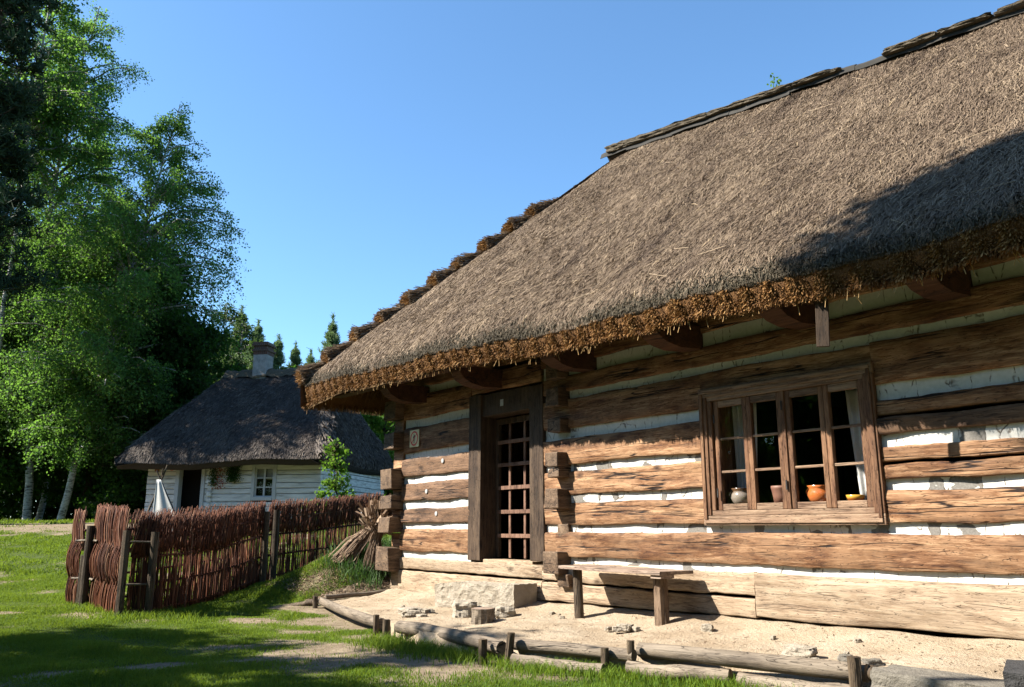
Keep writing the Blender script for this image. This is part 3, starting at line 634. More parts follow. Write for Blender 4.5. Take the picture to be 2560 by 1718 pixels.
# ------------------------------------------------------------------ thatched roof
def ze(s): return 3.36 + 0.042 * s
def zr(s): return 7.15 + 0.115 * s
A0, A1, HIP = -6.0, 10.9, 3.7
rn = Wave(2, 0.9, 10, 21); rn2 = Wave(2, 3.2, 14, 22)
nrm = np.array([0, 1, 1.02]) / math.sqrt(2.04)
def roofpt(s, t, lift=0.0):
    s = np.asarray(s, float); t = np.asarray(t, float)
    o = 1.1 - 4.3 * t; z = ze(s) + (zr(s) - ze(s)) * t
    d = 0.035 * rn(s, t * 4.5) + 0.016 * rn2(s, t * 6) + lift + 0.03 * np.sin(np.clip(t, 0, 1) * math.pi) * -3
    # rounding over the lower lip
    d = d - 0.10 * np.exp(-t / 0.03) - 0.10 * np.exp(-np.maximum(0, (A1 - HIP * t) - s) / 0.25)
    P = np.stack([s, o, z], -1) + nrm * d[..., None]; return P
TH = 0.17
roof = None
mb = MB(); i = np.linspace(0, 1, 150); j = np.linspace(0, 1, 60); I, J = np.meshgrid(i, j, indexing='ij')
Sx = (A0 + HIP * J) + I * ((A1 - HIP * J) - (A0 + HIP * J))
top = roofpt(Sx, J); grid(mb, top)
# underside
j2 = np.linspace(0, 1, 14); I2, J2 = np.meshgrid(i, j2, indexing='ij'); Su = (A0 + HIP * J2 * 0.6) + I2 * ((A1 - HIP * J2 * 0.6) - (A0 + HIP * J2 * 0.6))
def drp(s): return 0.15 * smooth((np.asarray(s) - 9.0) / 1.8)
und = roofpt(Su, J2 * 0.6); und[..., 2] -= TH * 1.25 + drp(Su); und[..., 1] -= 0.05
grid(mb, und[:, ::-1], 1)
lip = np.stack([top[:, 0], top[:, 0] * 0.6 + und[:, 0] * 0.4 + np.array([0, 0.03, 0]), und[:, 0]], 1); grid(mb, lip[:, ::-1], 1)
# left hip end: from hip line to the far eave
def hippt(o, t, lift=0.0):
    o = np.asarray(o, float); t = np.asarray(t, float); s = A1 - HIP * t
    z = ze(A1) + (zr(A1 - HIP) - ze(A1)) * t
    d = 0.03 * rn(o + 40, t * 4.5) + lift - 0.10 * np.exp(-t / 0.03) - 0.10 * np.exp(-np.maximum(0, (1.1 - 4.3 * t) - o) / 0.25)
    return np.stack([s, o, z], -1) + np.array([0.75, 0, 0.66]) * d[..., None]
Of = (1.1 - 4.3 * J) + I * ((-7.5 + 4.3 * J) - (1.1 - 4.3 * J)); hp = hippt(Of, J); grid(mb, hp)
Ou = (1.1 - 2.6 * J2) + I2 * ((-7.5 + 2.6 * J2) - (1.1 - 2.6 * J2)); hu = hippt(Ou, J2 * 0.6); hu[..., 2] -= TH * 1.25 + 0.18 - 0.3 * J2; hu[..., 0] -= 0.05; grid(mb, hu[:, ::-1], 1)
lip2 = np.stack([hp[:, 0], hu[:, 0]], 1); grid(mb, lip2[:, ::-1], 1)
bk = top.copy(); bk[..., 1] = -6.4 - bk[..., 1]; grid(mb, bk[:, ::-1])
rg = np.stack([(A0 + HIP * j)[None] * np.ones((2, 1)), np.stack([1.1 - 4.3 * j, -7.5 + 4.3 * j]), np.stack([top[0, :, 2]] * 2)], -1); grid(mb, rg[::-1])
roof = mb.build('thatched_roof', [STRAW_S, FRINGE_S], house, smooth=True)
def strands(fn, u, t, du, dt, n, length, wid, ang_sd, lift, liftend, g, pt):
    """short straws lying down the slope; returns ribbons"""
    L = length * g.uniform(0.5, 1.4, n); a = g.normal(0, ang_sd, n)
    k = 1.0 / 5.9
    p0 = pt(u, t, g.uniform(0, lift, n))
    u1 = u + np.sin(a) * L; t1 = np.maximum(t - np.cos(a) * L * k, -0.01)
    p1 = pt(u1, t1, g.uniform(0.2, 1, n) * liftend)
    um, tm = (u + u1) / 2, (t + t1) / 2
    pm = pt(um, tm, g.uniform(0.1, 0.8, n) * liftend) + g.normal(0, 0.006, (n, 3))
    P = np.stack([p0, pm, p1], 1); d = p1 - p0; d /= np.linalg.norm(d, axis=1, keepdims=True)
    w_ = np.cross(d, g.normal(0, 0.45, (n, 3)) + fn); w_ /= np.linalg.norm(w_, axis=1, keepdims=True) + 1e-9
    W = w_[:, None] * (wid * g.uniform(0.6, 1.3, n))[:, None, None] * np.array([0.5, 0.5, 0.25])[None, :, None]
    return P, W
g = np.random.default_rng(31)
mb = MB(); n = 330000
t = g.random(n) ** 1.0; s = g.uniform(-2.6, A1, n); k = (s < A1 - HIP * t + 0.02); s, t = s[k], t[k]
# nearer straws can be fine, distant ones thicker
n = len(s); wid = 0.0062 + 0.0005 * s
P, W = strands(nrm, s, t, 0, 0, n, 0.17, wid, 0.30, 0.010, 0.030, g, roofpt)
clump = rn2(s * 2.3, t * 12); clump2 = Wave(2, 9, 16, 55)(s, t * 5.9)
streak = Wave(2, 1.0, 18, 77); st_ = np.array(streak(s * 9, t * 5.9 * 1.6)); rr_ = np.clip(0.46 + 0.17 * g.normal(size=n) + 0.08 * clump + 0.07 * clump2 + 0.10 * st_ - 0.35 * (st_ < -1.35), 0, 0.93); rr_[g.random(n) < 0.004] = 1.0
ribbons(mb, P, W, rr_)
# lone bleached stems lying across
m_ = 90; s_ = g.uniform(-1, 9, m_); t_ = g.uniform(0.02, 0.95, m_); k = s_ < A1 - HIP * t_ - 0.3; s_, t_ = s_[k], t_[k]; m_ = len(s_)
a_ = g.uniform(0, 6.28, m_); L = g.uniform(0.1, 0.38, m_)
pts = [roofpt(s_ + np.cos(a_) * L * q, np.clip(t_ + np.sin(a_) * L * q / 5.9, 0, 1), np.full(m_, 0.04)) for q in (0, 0.33, 0.66, 1)]
tubes(mb, np.stack(pts, 1), np.full((m_, 4), 0.0028), 3, np.full(m_, 0.93))
mb.build('straw_cover', STRAW, roof)
# hip-end straws near the hip line
mb = MB(); n = 30000; t = g.random(n); o = (1.1 - 4.3 * t) - g.random(n) ** 2 * 2.5; P, W = strands(np.array([0.75, 0, 0.66]), o, t, 0, 0, n, 0.22, np.full(n, 0.013), 0.25, 0.01, 0.03, g, hippt); ribbons(mb, P, W, np.clip(0.4 + 0.2 * g.normal(size=n), 0, 0.95))
mb.build('straw_cover', STRAW, roof)
# brown cut ends along the eave
mb = MB()
def fringe(mb, base, outv, n, g, dens_len=0.085):
    """base(u)->(top,bottom) points; outv outward vector"""
    u = g.random(n); v = g.random(n)
    tp, bt = base(u); p = tp + (bt - tp) * v[:, None]
    ph = np.sin(u * base.len * 2 * math.pi / 0.27 + 1.3 * np.sin(u * base.len * 3.1)) ; ph2 = np.sin(u * base.len * 2 * math.pi / 0.11 + v * 3)
    dep = 0.015 * ph + 0.008 * ph2
    p = p + outv * (dep - 0.02)[:, None]
    L = dens_len * g.uniform(0.3, 1.0, n) * (1 + 0.35 * (v > 0.85))
    d = outv * g.uniform(0.15, 0.75, n)[:, None] + np.array([0, 0, -1.0]) * g.uniform(0.45, 1.1, n)[:, None] + base.along * (0.25 * ph + g.normal(0, 0.35, n))[:, None]
    d /= np.linalg.norm(d, axis=1, keepdims=True)
    q = p + d * L[:, None]; w_ = np.cross(d, g.normal(size=(n, 3))); w_ /= np.linalg.norm(w_, axis=1, keepdims=True)
    ribbons(mb, np.stack([p, q], 1), w_[:, None] * np.array([0.0035, 0.0045])[None, :, None], np.clip(0.45 + 0.22 * g.normal(size=n) + 0.16 * ph, 0, 1))
class B1:
    len = 13.5; along = np.array([1., 0, 0])
    def __call__(self, u):
        s = -2.6 + u * 13.4; tp = roofpt(s, np.zeros_like(s) + 0.0); un = tp.copy(); un[..., 2] -= TH * 1.25 + drp(s); un[..., 1] -= 0.05; un[..., 2] += 0.02; return tp, un
fringe(mb, B1(), np.array([0, 1., 0]), 150000, g)
class B2:
    len = 8.6; along = np.array([0, 1., 0])
    def __call__(self, u):
        o = 1.0 - u ** 1.6 * 8.0; tp = hippt(o, np.zeros_like(o)); un = tp.copy(); un[..., 2] -= TH * 1.2 + 0.17; un[..., 0] -= 0.05; return tp, un
fringe(mb, B2(), np.array([1., 0, 0]), 26000, g)
# long dangling stems
n = 240; u = g.random(n); tp, bt = B1()(u); d = np.stack([g.normal(0, 0.25, n), g.normal(0, 0.2, n), -np.ones(n)], 1); L = g.uniform(0.05, 0.17, n)
tubes(mb, np.stack([bt, bt + d * L[:, None]], 1), np.full((n, 2), 0.003), 3, np.full(n, 0.98))
mb.build('eave_fringe', FRINGE, roof)
# straw seen on the underside
mb = MB(); n = 26000; s = g.uniform(7.0, 10.7, n); t = g.random(n) * 0.3; k = s < 10.75 - 3.7 * t; s, t = s[k], t[k]; n = len(s)
def upt(s, t, l=0): p = roofpt(s, t); p[..., 2] -= TH * 1.25 + drp(s) + np.asarray(l); p[..., 1] -= 0.05; return p
P, W = strands(nrm, s, t, 0, 0, n, 0.28, np.full(n, 0.009), 0.06, 0.004, 0.012, g, upt); ribbons(mb, P, W)
n = 26000; o = g.uniform(-5.5, 0.95, n); t = g.random(n) * 0.4; k = o < 0.9 - 4.3 * t; o, t = o[k], t[k]; n = len(o)
def hpt(o, t, l=0): p = hippt(o, t); p[..., 2] -= TH * 1.25 + 0.18 - 0.5 * t + np.asarray(l); p[..., 0] -= 0.05; return p
P, W = strands(nrm, o, t, 0, 0, n, 0.28, np.full(n, 0.009), 0.06, 0.004, 0.012, g, hpt); ribbons(mb, P, W)
mb.build('straw_underside', UNDER, roof)
# darker mossy strip above the lip
mb = MB(); n = 26000; s = g.uniform(-2.6, 10.7, n); t = g.exponential(0.009, n); P, W = strands(nrm, s, t, 0, 0, n, 0.09, np.full(n, 0.010), 0.5, 0.02, 0.05, g, roofpt)
k = g.random(n) < 0.45 + 0.4 * np.sin(s * 2.1) * np.sin(s * 0.9 + 1); ribbons(mb, P[k], W[k]); mb.build('mossy_strip', MOSS, roof)
# stepped bundles along the left hip
ax = np.array([1.5, 4.3, -2.0]); ax /= np.linalg.norm(ax); side = np.cross(ax, [0, 0, 1.]); side /= np.linalg.norm(side); upv = np.cross(side, ax)
for k in range(10):
    t = 0.045 + k * 0.080 + random.uniform(-0.008, 0.008)
    tipc = np.array([A1 - HIP * t + 0.06, 1.1 - 4.3 * t, ze(A1) + (zr(A1 - HIP) - ze(A1)) * t]) + ax * 0.10 + np.array([0.05, 0, -0.03])
    mb = MB(); sc = (0.95 + 0.25 * random.random()) * (1.0 - 0.045 * max(0, k - 4)); Lb = 1.0 * sc; hw_, th_ = 0.28 * sc, 0.105 * sc
    ang = np.arange(20) * 2 * math.pi / 20; rings = []
    for q, f in ((0, 0.55), (0.3, 0.8), (0.6, 0.95), (0.85, 1.0), (1.0, 0.97)):
        c = tipc - ax * Lb * (1 - q) + upv * (-0.05)
        rings.append([c + side * hw_ * f * math.copysign(abs(math.cos(a)) ** 0.6, math.cos(a)) + upv * th_ * f * math.copysign(abs(math.sin(a)) ** 0.7, math.sin(a)) for a in ang])
    Rg = np.array(rings); grid(mb, Rg, 0, closed=True); fan(mb, Rg[-1], Rg[-1].mean(0) , 1, flip=True)
    n = 6500; a = g.uniform(0, 6.283, n); q = g.random(n); L = g.uniform(0.12, 0.32, n)
    def bp(a, q, l): return tipc - ax * Lb * (1 - q)[:, None] + upv * -0.05 + side * ((hw_ * (0.55 + 0.45 * q) + l) * np.sign(np.cos(a)) * np.abs(np.cos(a)) ** 0.6)[:, None] + upv * ((th_ * (0.6 + 0.4 * q) + l) * np.sign(np.sin(a)) * np.abs(np.sin(a)) ** 0.7)[:, None]
    p0 = bp(a, q, 0.005); p1 = bp(a + g.normal(0, 0.05, n), np.minimum(q + L / Lb, 1.03 + 0.04 * g.random(n)), g.uniform(0.005, 0.04, n) + 0.05 * (g.random(n) < 0.06)) + g.normal(0, 0.012, (n, 3))
    w_ = np.cross(p1 - p0, g.normal(size=(n, 3))); w_ /= np.linalg.norm(w_, axis=1, keepdims=True) + 1e-9
    ribbons(mb, np.stack([p0, p1], 1), np.repeat(w_[:, None] * 0.006, 2, 1), np.clip(0.5 + 0.22 * g.normal(size=n), 0, 0.97), 2)
    n = 2600; a = g.uniform(0, 6.283, n); rr = np.sqrt(g.random(n)); base = tipc + upv * -0.05 + side * (hw_ * rr * np.cos(a))[:, None] + upv * (th_ * rr * np.sin(a))[:, None] - ax * 0.02
    d = ax + g.normal(0, 0.35, (n, 3)); tip = base + d * g.uniform(0.02, 0.10, n)[:, None]; w_ = np.cross(d, g.normal(size=(n, 3))); w_ /= np.linalg.norm(w_, axis=1, keepdims=True)
    ribbons(mb, np.stack([base, tip], 1), np.repeat(w_[:, None] * 0.0045, 2, 1), None, 3)
    mb.build('hip_bundle', [STRAW_S, FRINGE_S, STRAW, FRINGE], roof)
# ridge: grey sheets with sods on top
s = -5.0
k = 0
while s < 7.25:
    L = random.uniform(0.9, 1.25); e = min(s + L + 0.06, 7.45); n = 8; q = np.linspace(s, e, n)
    mb = MB(); drop = random.uniform(0.05, 0.10); zz = zr(np.minimum(q, 7.3)) + 0.0
    th = 0.012 + 0.012 * (k % 2)
    prof = [(-3.2 + 4.3 * 0.055 * (drop / 0.2), -0.235 * (drop / 0.2)), (-3.2 + 0.06, 0.0), (-3.2, 0.05), (-3.3, 0.0), (-3.45, -0.24)]
    V = np.array([[(x, o, z_ + dz + 0.03 + th + 0.01 * math.sin(x * 9 + o * 5)) for o, dz in prof] for x, z_ in zip(q, zz)]); grid(mb, V)
    ob = mb.build('ridge_sheet', SHEET, roof); md = ob.modifiers.new('s', 'SOLIDIFY'); md.thickness = 0.008
    s += L; k += 1
def blob(name, mat, size, seed, parent=None, amp=0.25, cuts=5, freq=2.5, sq=0.5, rough=0.05):
    bm = bmesh.new(); bmesh.ops.create_cube(bm, size=2.0); bmesh.ops.subdivide_edges(bm, edges=bm.edges[:], cuts=cuts, use_grid_fill=True)
    for v in bm.verts:
        p = v.co.copy(); sph = p.normalized() * 1.2; p = p.lerp(sph, sq)
        d = mn.fractal(p * freq + Vector((seed * 7.3, seed * 1.7, seed)), 0.9, 2.0, 3) * amp
        p *= 1 + d; p += Vector((mn.noise(p * 9), mn.noise(p * 9 + Vector((5, 5, 5))), mn.noise(p * 9 - Vector((3, 3, 3))))) * rough
        v.co = Vector((p.x * size[0] / 2, p.y * size[1] / 2, p.z * size[2] / 2))
    me = bpy.data.meshes.new(name); bm.to_mesh(me); bm.free(); me.materials.append(mat)
    o = bpy.data.objects.new(name, me); COL.objects.link(o); o.parent = parent; return o
random.seed(4)
for (s0, s1, h) in [(7.25, 6.75, 0.17), (6.75, 5.9, 0.14), (5.9, 5.0, 0.12), (5.0, 4.25, 0.09), (4.2, 3.4, 0.10), (3.35, 2.7, 0.09), (2.0, 1.35, 0.11), (1.3, 0.75, 0.07), (0.6, -0.4, 0.10), (-0.5, -1.6, 0.1)]:
    o = blob('ridge_sod', SODM, (abs(s1 - s0) * 1.1, 0.26, h * 0.8), s0 + 3, roof, 0.22, 7, 2.0, 0.25, 0.12); sm = (s0 + s1) / 2
    o.location = (sm, -3.2, zr(sm) + 0.075); o.rotation_euler = (0, -math.atan(0.115), 0)
def leafcluster(mb, C, n, spread, size, g, flatn=None, mi=0):
    P = C[g.integers(0, len(C), n)] + g.normal(0, spread, (n, 3)); leafquads(mb, P, size, g, mi)
def leafquads(mb, P, size, g, mi=0, rnd=None):
    n = len(P); d = g.normal(size=(n, 3)); d[:, 2] -= 0.5; d /= np.linalg.norm(d, axis=1, keepdims=True)
    w_ = np.cross(d, g.normal(size=(n, 3))); w_ /= np.linalg.norm(w_, axis=1, keepdims=True) + 1e-9
    sz = (size * g.uniform(0.6, 1.3, n))[:, None]
    V = np.stack([P, P + d * sz * 0.5 + w_ * sz * 0.36, P + d * sz, P + d * sz * 0.5 - w_ * sz * 0.36], 1).reshape(-1, 3)
    r = g.random(n) if rnd is None else rnd
    mb.add(V, np.arange(n * 4).reshape(n, 4), mi, np.repeat(r, 4))
sp = empty('ridge_sprig', hw(3.75, -3.2, zr(3.75) + 0.12), PHI, label='tiny green sprig growing on the thatched roof ridge', cat='plant')
mb = MB(); g = np.random.default_rng(3); tubes(mb, np.array([[[0, 0, -0.05], [0.02, 0, 0.12], [0.0, 0, 0.26]], [[0, 0, 0.05], [-0.06, 0, 0.14], [-0.1, 0, 0.17]]]), np.full((2, 3), 0.004), 3); mb.build('stem', L_BRIGHT, sp)
mb = MB(); leafquads(mb, np.array([0, 0, 0.17]) + g.normal(0, 0.05, (34, 3)), 0.05, g); mb.build('foliage', L_BRIGHT, sp)

# ------------------------------------------------------------------ bench
bench = empty('wooden_bench', hw(3.7, 0.4, 0.29), PHI, label='rustic plank bench on two round log legs against the front wall', cat='bench')
mb = MB(); V = []
n = 30; q = np.linspace(-0.74, 0.78, n)
for x in q:
    w_ = 0.008 * math.sin(x * 7); V.append([(x, -0.265, 0.51 + w_ * .3), (x, -0.265, 0.545), (x, 0.225 + w_, 0.548), (x, 0.23 + w_, 0.512)])
V = np.array(V); V[..., 2] += (V[..., 0] * 0.006); grid(mb, V, closed=True); fan(mb, V[0], V[0].mean(0)); fan(mb, V[-1], V[-1].mean(0), flip=True); mb.build('seat', W_SEAT, bench, bevel=0.004)
mb = MB(); box(mb, (-0.735, 0.02, 0.475), (-0.60, 0.215, 0.511)); mb.build('batten', W_SEAT, bench)
def logleg(parent, p0, p1, r, mat, seed, name='leg', rings=14, sides=20, bump=0.12, capmat=None):
    f = Wave(2, 3, 8, seed); V = []
    for i in range(rings):
        t = i / (rings - 1); c = np.array(p0) * (1 - t) + np.array(p1) * t
        a = np.arange(sides) * 2 * math.pi / sides; rr = r * (1 + bump * 0.3 * f(np.cos(a) * 2, np.sin(a) * 2 + t) + bump * 0.5 * np.where(np.arange(sides) % 2, 1, -0.4) * 0.4)
        V.append(np.stack([c[0] + rr * np.cos(a), c[1] + rr * np.sin(a), np.full(sides, c[2])], -1))
    V = np.array(V); mb = MB(); grid(mb, V, closed=True); fan(mb, V[-1], V[-1].mean(0), 1 if capmat else 0); fan(mb, V[0], V[0].mean(0), flip=True)
    return mb.build(name, [mat, capmat] if capmat else mat, parent, smooth=False)
logleg(bench, (0.60, 0.08, -0.06), (0.62, 0.08, 0.512), 0.050, W_STAKE, 1)
logleg(bench, (-0.60, 0.06, -0.06), (-0.57, 0.05, 0.476), 0.068, W_BARK, 2, bump=0.35)

# ------------------------------------------------------------------ stones and stump on the terrace
def P_(s, o): return float(pf(s, o))
def stone(label, s, o, size, seed, rz=0, mat=STONE, name='stone', tilt=0, sink=0.02, group=None, amp=0.22, sq=0.35):
    ob = blob(name, mat, size, seed, None, amp, 9, 1.1, sq, 0.022); ob.location = tuple(hw(s, o, P_(s, o) + size[2] / 2 - sink)); ob.rotation_euler = (tilt, 0, PHI + rz)
    tag(ob, label, 'stone', group); return ob
# large rough hewn doorstep block
bm = bmesh.new(); bmesh.ops.create_cube(bm, size=1.0); bmesh.ops.subdivide_edges(bm, edges=bm.edges[:], cuts=40, use_grid_fill=True)
for v in bm.verts:
    x, y, z = v.co; p = Vector((x * 1.42, y * 0.42, z * 0.30))
    fr = 1.0 if y > 0.46 else 0.25
    d = mn.ridged_multi_fractal(p * 7.5, 0.8, 2.2, 3, 1.0, 2.0)
    p.y += (d - 1.1) * 0.015 * fr * (1 if y > 0 else -1); p.z += mn.noise(p * 5) * 0.012 + (0.012 * mn.noise(p * 20))
    p.x += mn.noise(p * 4) * 0.015
    if z > 0.3: p.z += 0.02 * mn.noise(Vector((x * 3, 0, 0)))
    p.z += -0.03 * max(0, x - 0.3) * 2
    v.co = p
me = bpy.data.meshes.new('doorstep_stone'); bm.to_mesh(me); bm.free(); me.materials.append(STONE)
ob = bpy.data.objects.new('doorstep_stone', me); COL.objects.link(ob); ob.location = tuple(hw(6.17, 0.42, 0.41)); ob.rotation_euler = (0, R(1), PHI + R(10))
tag(ob, 'large oblong limestone block with a chiselled front in front of the door', 'stone')
stone('knee-high pale rounded boulder in front of the big limestone block', 5.60, 1.12, (0.40, 0.26, 0.19), 2, R(-30))
stone('flat-topped pale stone between the boulder and the tree stump', 5.35, 0.95, (0.26, 0.24, 0.13), 3, R(20))
stone('square pale stone just behind the tree stump', 5.12, 0.88, (0.22, 0.22, 0.13), 4, R(50))
for i, (s, o, sz) in enumerate([(6.45, 1.35, 0.2), (6.25, 1.45, 0.17), (6.35, 1.2, 0.14), (6.05, 1.42, 0.1)]):
    stone('one of four low pale rubble stones left of the boulder near the border log', s, o, (sz * 1.3, sz, sz * 0.45), 10 + i, i, group='rubble stones near the border log')
for i, (s, o, sz) in enumerate([(3.32, 0.80, 0.075), (3.22, 0.84, 0.085), (3.27, 0.92, 0.07), (3.14, 0.80, 0.06), (3.40, 0.92, 0.05)]):
    stone('small pale stone chip in the heap between the bench legs', s, o, (sz * 1.4, sz, sz * 0.7), 20 + i, i * 2, group='stone chips on the sand', sink=0.01)
stone('single pointed stone on the sand right of the bench', 2.52, 0.50, (0.10, 0.06, 0.085), 31, 0.5)
stone('low grey-white stone behind the long border log', 1.15, 1.10, (0.24, 0.16, 0.10), 32, 0.2)
for i, (s, o) in enumerate([(0.75, 1.10), (0.62, 1.02), (0.85, 0.98)]): stone('small brownish lump of earth and stone behind the right border log', s, o, (0.12, 0.09, 0.05), 40 + i, i, STONE_G, group='lumps behind the border log')
for i in range(11):
    s, o = random.uniform(0.2, 8.5), random.uniform(0.15, 1.3)
    z = random.uniform(0.015, 0.04); stone('loose pebble on the sandy terrace', s, o, (z * 1.6, z * 1.2, z), 60 + i, i, name='pebble', group='loose pebbles on the sand', sink=0.004)
st = empty('tree_stump', hw(5.02, 1.27, P_(5.0, 1.3) - 0.03), PHI, label='short grey sawn-off tree stump on the sand beside the pale stones', cat='stump')
logleg(st, (0, 0, 0), (0, 0, 0.17), 0.125, W_LOGG, 5, 'stump_side', 8, 24, 0.25, W_SEAT)

g = np.random.default_rng(71); mb = MB(); n = 1000; s_ = g.uniform(-1.5, 9.0, n); o_ = g.uniform(0.02, 1, n) ** 0.8 * border(s_)
p = P0 + U * s_[:, None] + N * o_[:, None]; p[:, 2] = pf(s_, o_) + 0.016 * pn(s_, o_) + 0.009 * pn2(s_, o_) + 0.004
az = g.uniform(0, 6.28, n); d = np.stack([np.cos(az), np.sin(az), g.normal(0, 0.15, n)], 1) * (g.uniform(0.005, 0.03, n) ** 1.0)[:, None]
ribbons(mb, np.stack([p - d, p + d], 1), np.repeat(np.stack([-np.sin(az), np.cos(az), g.normal(0, .3, n)], 1)[:, None] * 0.004, 2, 1)); tag(mb.build('straw_litter', SHEAF), kind='stuff')
# ------------------------------------------------------------------ border logs and stakes
def lyinglog(label, a, b, za, zb_, r0, r1, seed, curve=0.0, mat=W_LOGG, name='border_log'):
    A, B = hw(*a, za), hw(*b, zb_); L = np.linalg.norm(B - A); mid = (A + B) / 2
    n = max(8, int(L / 0.06)); t = np.linspace(0, 1, n); f = Wave(2, 2.2, 8, seed); a_ = np.arange(18) * 2 * math.pi / 18
    X_ = (t - 0.5) * L; cy = curve * np.sin(t * math.pi) + 0.012 * f(t * 4, 0 * t); cz = 0.010 * f(t * 3 + 5, 0 * t); rr = r0 + (r1 - r0) * t
    V = np.stack([np.repeat(X_[:, None], 18, 1), cy[:, None] + rr[:, None] * (1 + 0.05 * f(t[:, None] * 5, np.cos(a_)[None] * 1.5)) * np.cos(a_)[None], cz[:, None] + rr[:, None] * (1 + 0.05 * f(t[:, None] * 5 + 9, np.sin(a_)[None] * 1.5)) * np.sin(a_)[None]], -1)
    mb = MB(); grid(mb, V[:, ::-1], closed=True); fan(mb, V[0][::-1], V[0].mean(0), 0); fan(mb, V[-1][::-1], V[-1].mean(0), 0, flip=True)
    o = mb.build(name, mat, smooth=True); o.location = tuple(mid); d = Vector(B - A); o.rotation_euler = d.to_track_quat('X', 'Z').to_euler()
    tag(o, label, 'log', 'border logs of the terrace'); return o
lyinglog('grey border log running from the far left corner of the terrace', (9.05, 1.33), (6.05, 1.97), 0.19, 0.18, 0.055, 0.062, 1, -0.03)
lyinglog('thin short border log at the far left end of the terrace, against the mound', (9.12, 1.22), (9.12, 0.1), 0.24, 0.27, 0.035, 0.03, 2)
lyinglog('dark short log pointing away from the far left corner stake', (9.2, 1.35), (9.5, 1.62), 0.17, 0.10, 0.05, 0.045, 3, mat=W_STAKE)
lyinglog('curved grey border log in front of the tree stump', (5.45, 2.06), (3.5, 2.16), 0.20, 0.20, 0.070, 0.062, 4, 0.05)
lyinglog('upper border log in front of the bench, between two pairs of stakes', (3.45, 2.06), (2.28, 1.73), 0.235, 0.235, 0.055, 0.05, 5, 0.03)
lyinglog('lower half-buried border log in front of the bench', (3.30, 2.18), (2.45, 1.90), 0.12, 0.12, 0.055, 0.05, 6)
lyinglog('long upper border log right of the bench', (2.33, 1.60), (0.50, 1.30), 0.262, 0.285, 0.058, 0.062, 7, -0.03)
lyinglog('lower border log under the long one, left piece', (2.30, 1.78), (1.50, 1.50), 0.14, 0.15, 0.055, 0.055, 8)
lyinglog('lower border log under the long one, right piece', (1.42, 1.48), (0.52, 1.42), 0.14, 0.15, 0.06, 0.055, 9)
lyinglog('short dark log stub right of the thick stake', (0.46, 1.34), (0.24, 1.31), 0.29, 0.29, 0.05, 0.05, 10, mat=W_STAKE)
def stake(label, s, o, z0, z1, r, seed, lean=(0, 0)):
    e = empty('stake', hw(s, o, z0), PHI, label=label, cat='stake', group='stakes holding the border logs')
    logleg(e, (0, 0, -0.1), (lean[0], lean[1], z1 - z0), r, W_STAKE, seed, 'shaft', 8, 14, 0.25)
stake('short stake at the far left corner of the terrace', 9.02, 1.42, 0.06, 0.27, 0.035, 1)
stake('stake at the near end of the leftmost border log', 6.02, 2.05, 0.06, 0.28, 0.032, 2)
stake('small stub stake between the leftmost and the curved border log', 5.80, 2.02, 0.06, 0.24, 0.026, 3)
stake('stake just left of the curved border log', 5.60, 2.16, 0.04, 0.27, 0.036, 4)
stake('dark stubby stake at the near end of the curved border log', 3.62, 2.28, 0.06, 0.27, 0.040, 5)
stake('dark leaning stake left of the upper border log by the bench', 3.40, 2.18, 0.06, 0.34, 0.036, 6, (-0.03, -0.03))
stake('light brown stake in front of the bench, left of its taller neighbour', 2.48, 1.86, 0.08, 0.285, 0.034, 7)
stake('tall stake at the left end of the long upper border log', 2.30, 1.74, 0.08, 0.35, 0.032, 8)
stake('thick dark stake at the right end of the long border log', 0.52, 1.42, 0.08, 0.40, 0.042, 9)
ob = blob('stone_slab', STONE_G, (0.85, 0.36, 0.24), 5, None, 0.05, 10, 1.5, 0.06, 0.03); ob.location = tuple(hw(-0.10, 1.40, 0.235)); ob.rotation_euler = (0, R(-1), PHI + R(4)); tag(ob, 'long grey hewn stone slab on the terrace edge right of the thick stake', 'stone')
ob = blob('stone_block', STONE_D, (0.42, 0.55, 0.34), 6, None, 0.04, 10, 1.5, 0.04, 0.02); ob.location = tuple(hw(-0.72, 1.55, 0.32)); ob.rotation_euler = (0, 0, PHI + R(20)); tag(ob, 'dark grey squared stone block at the right edge of the terrace', 'stone')

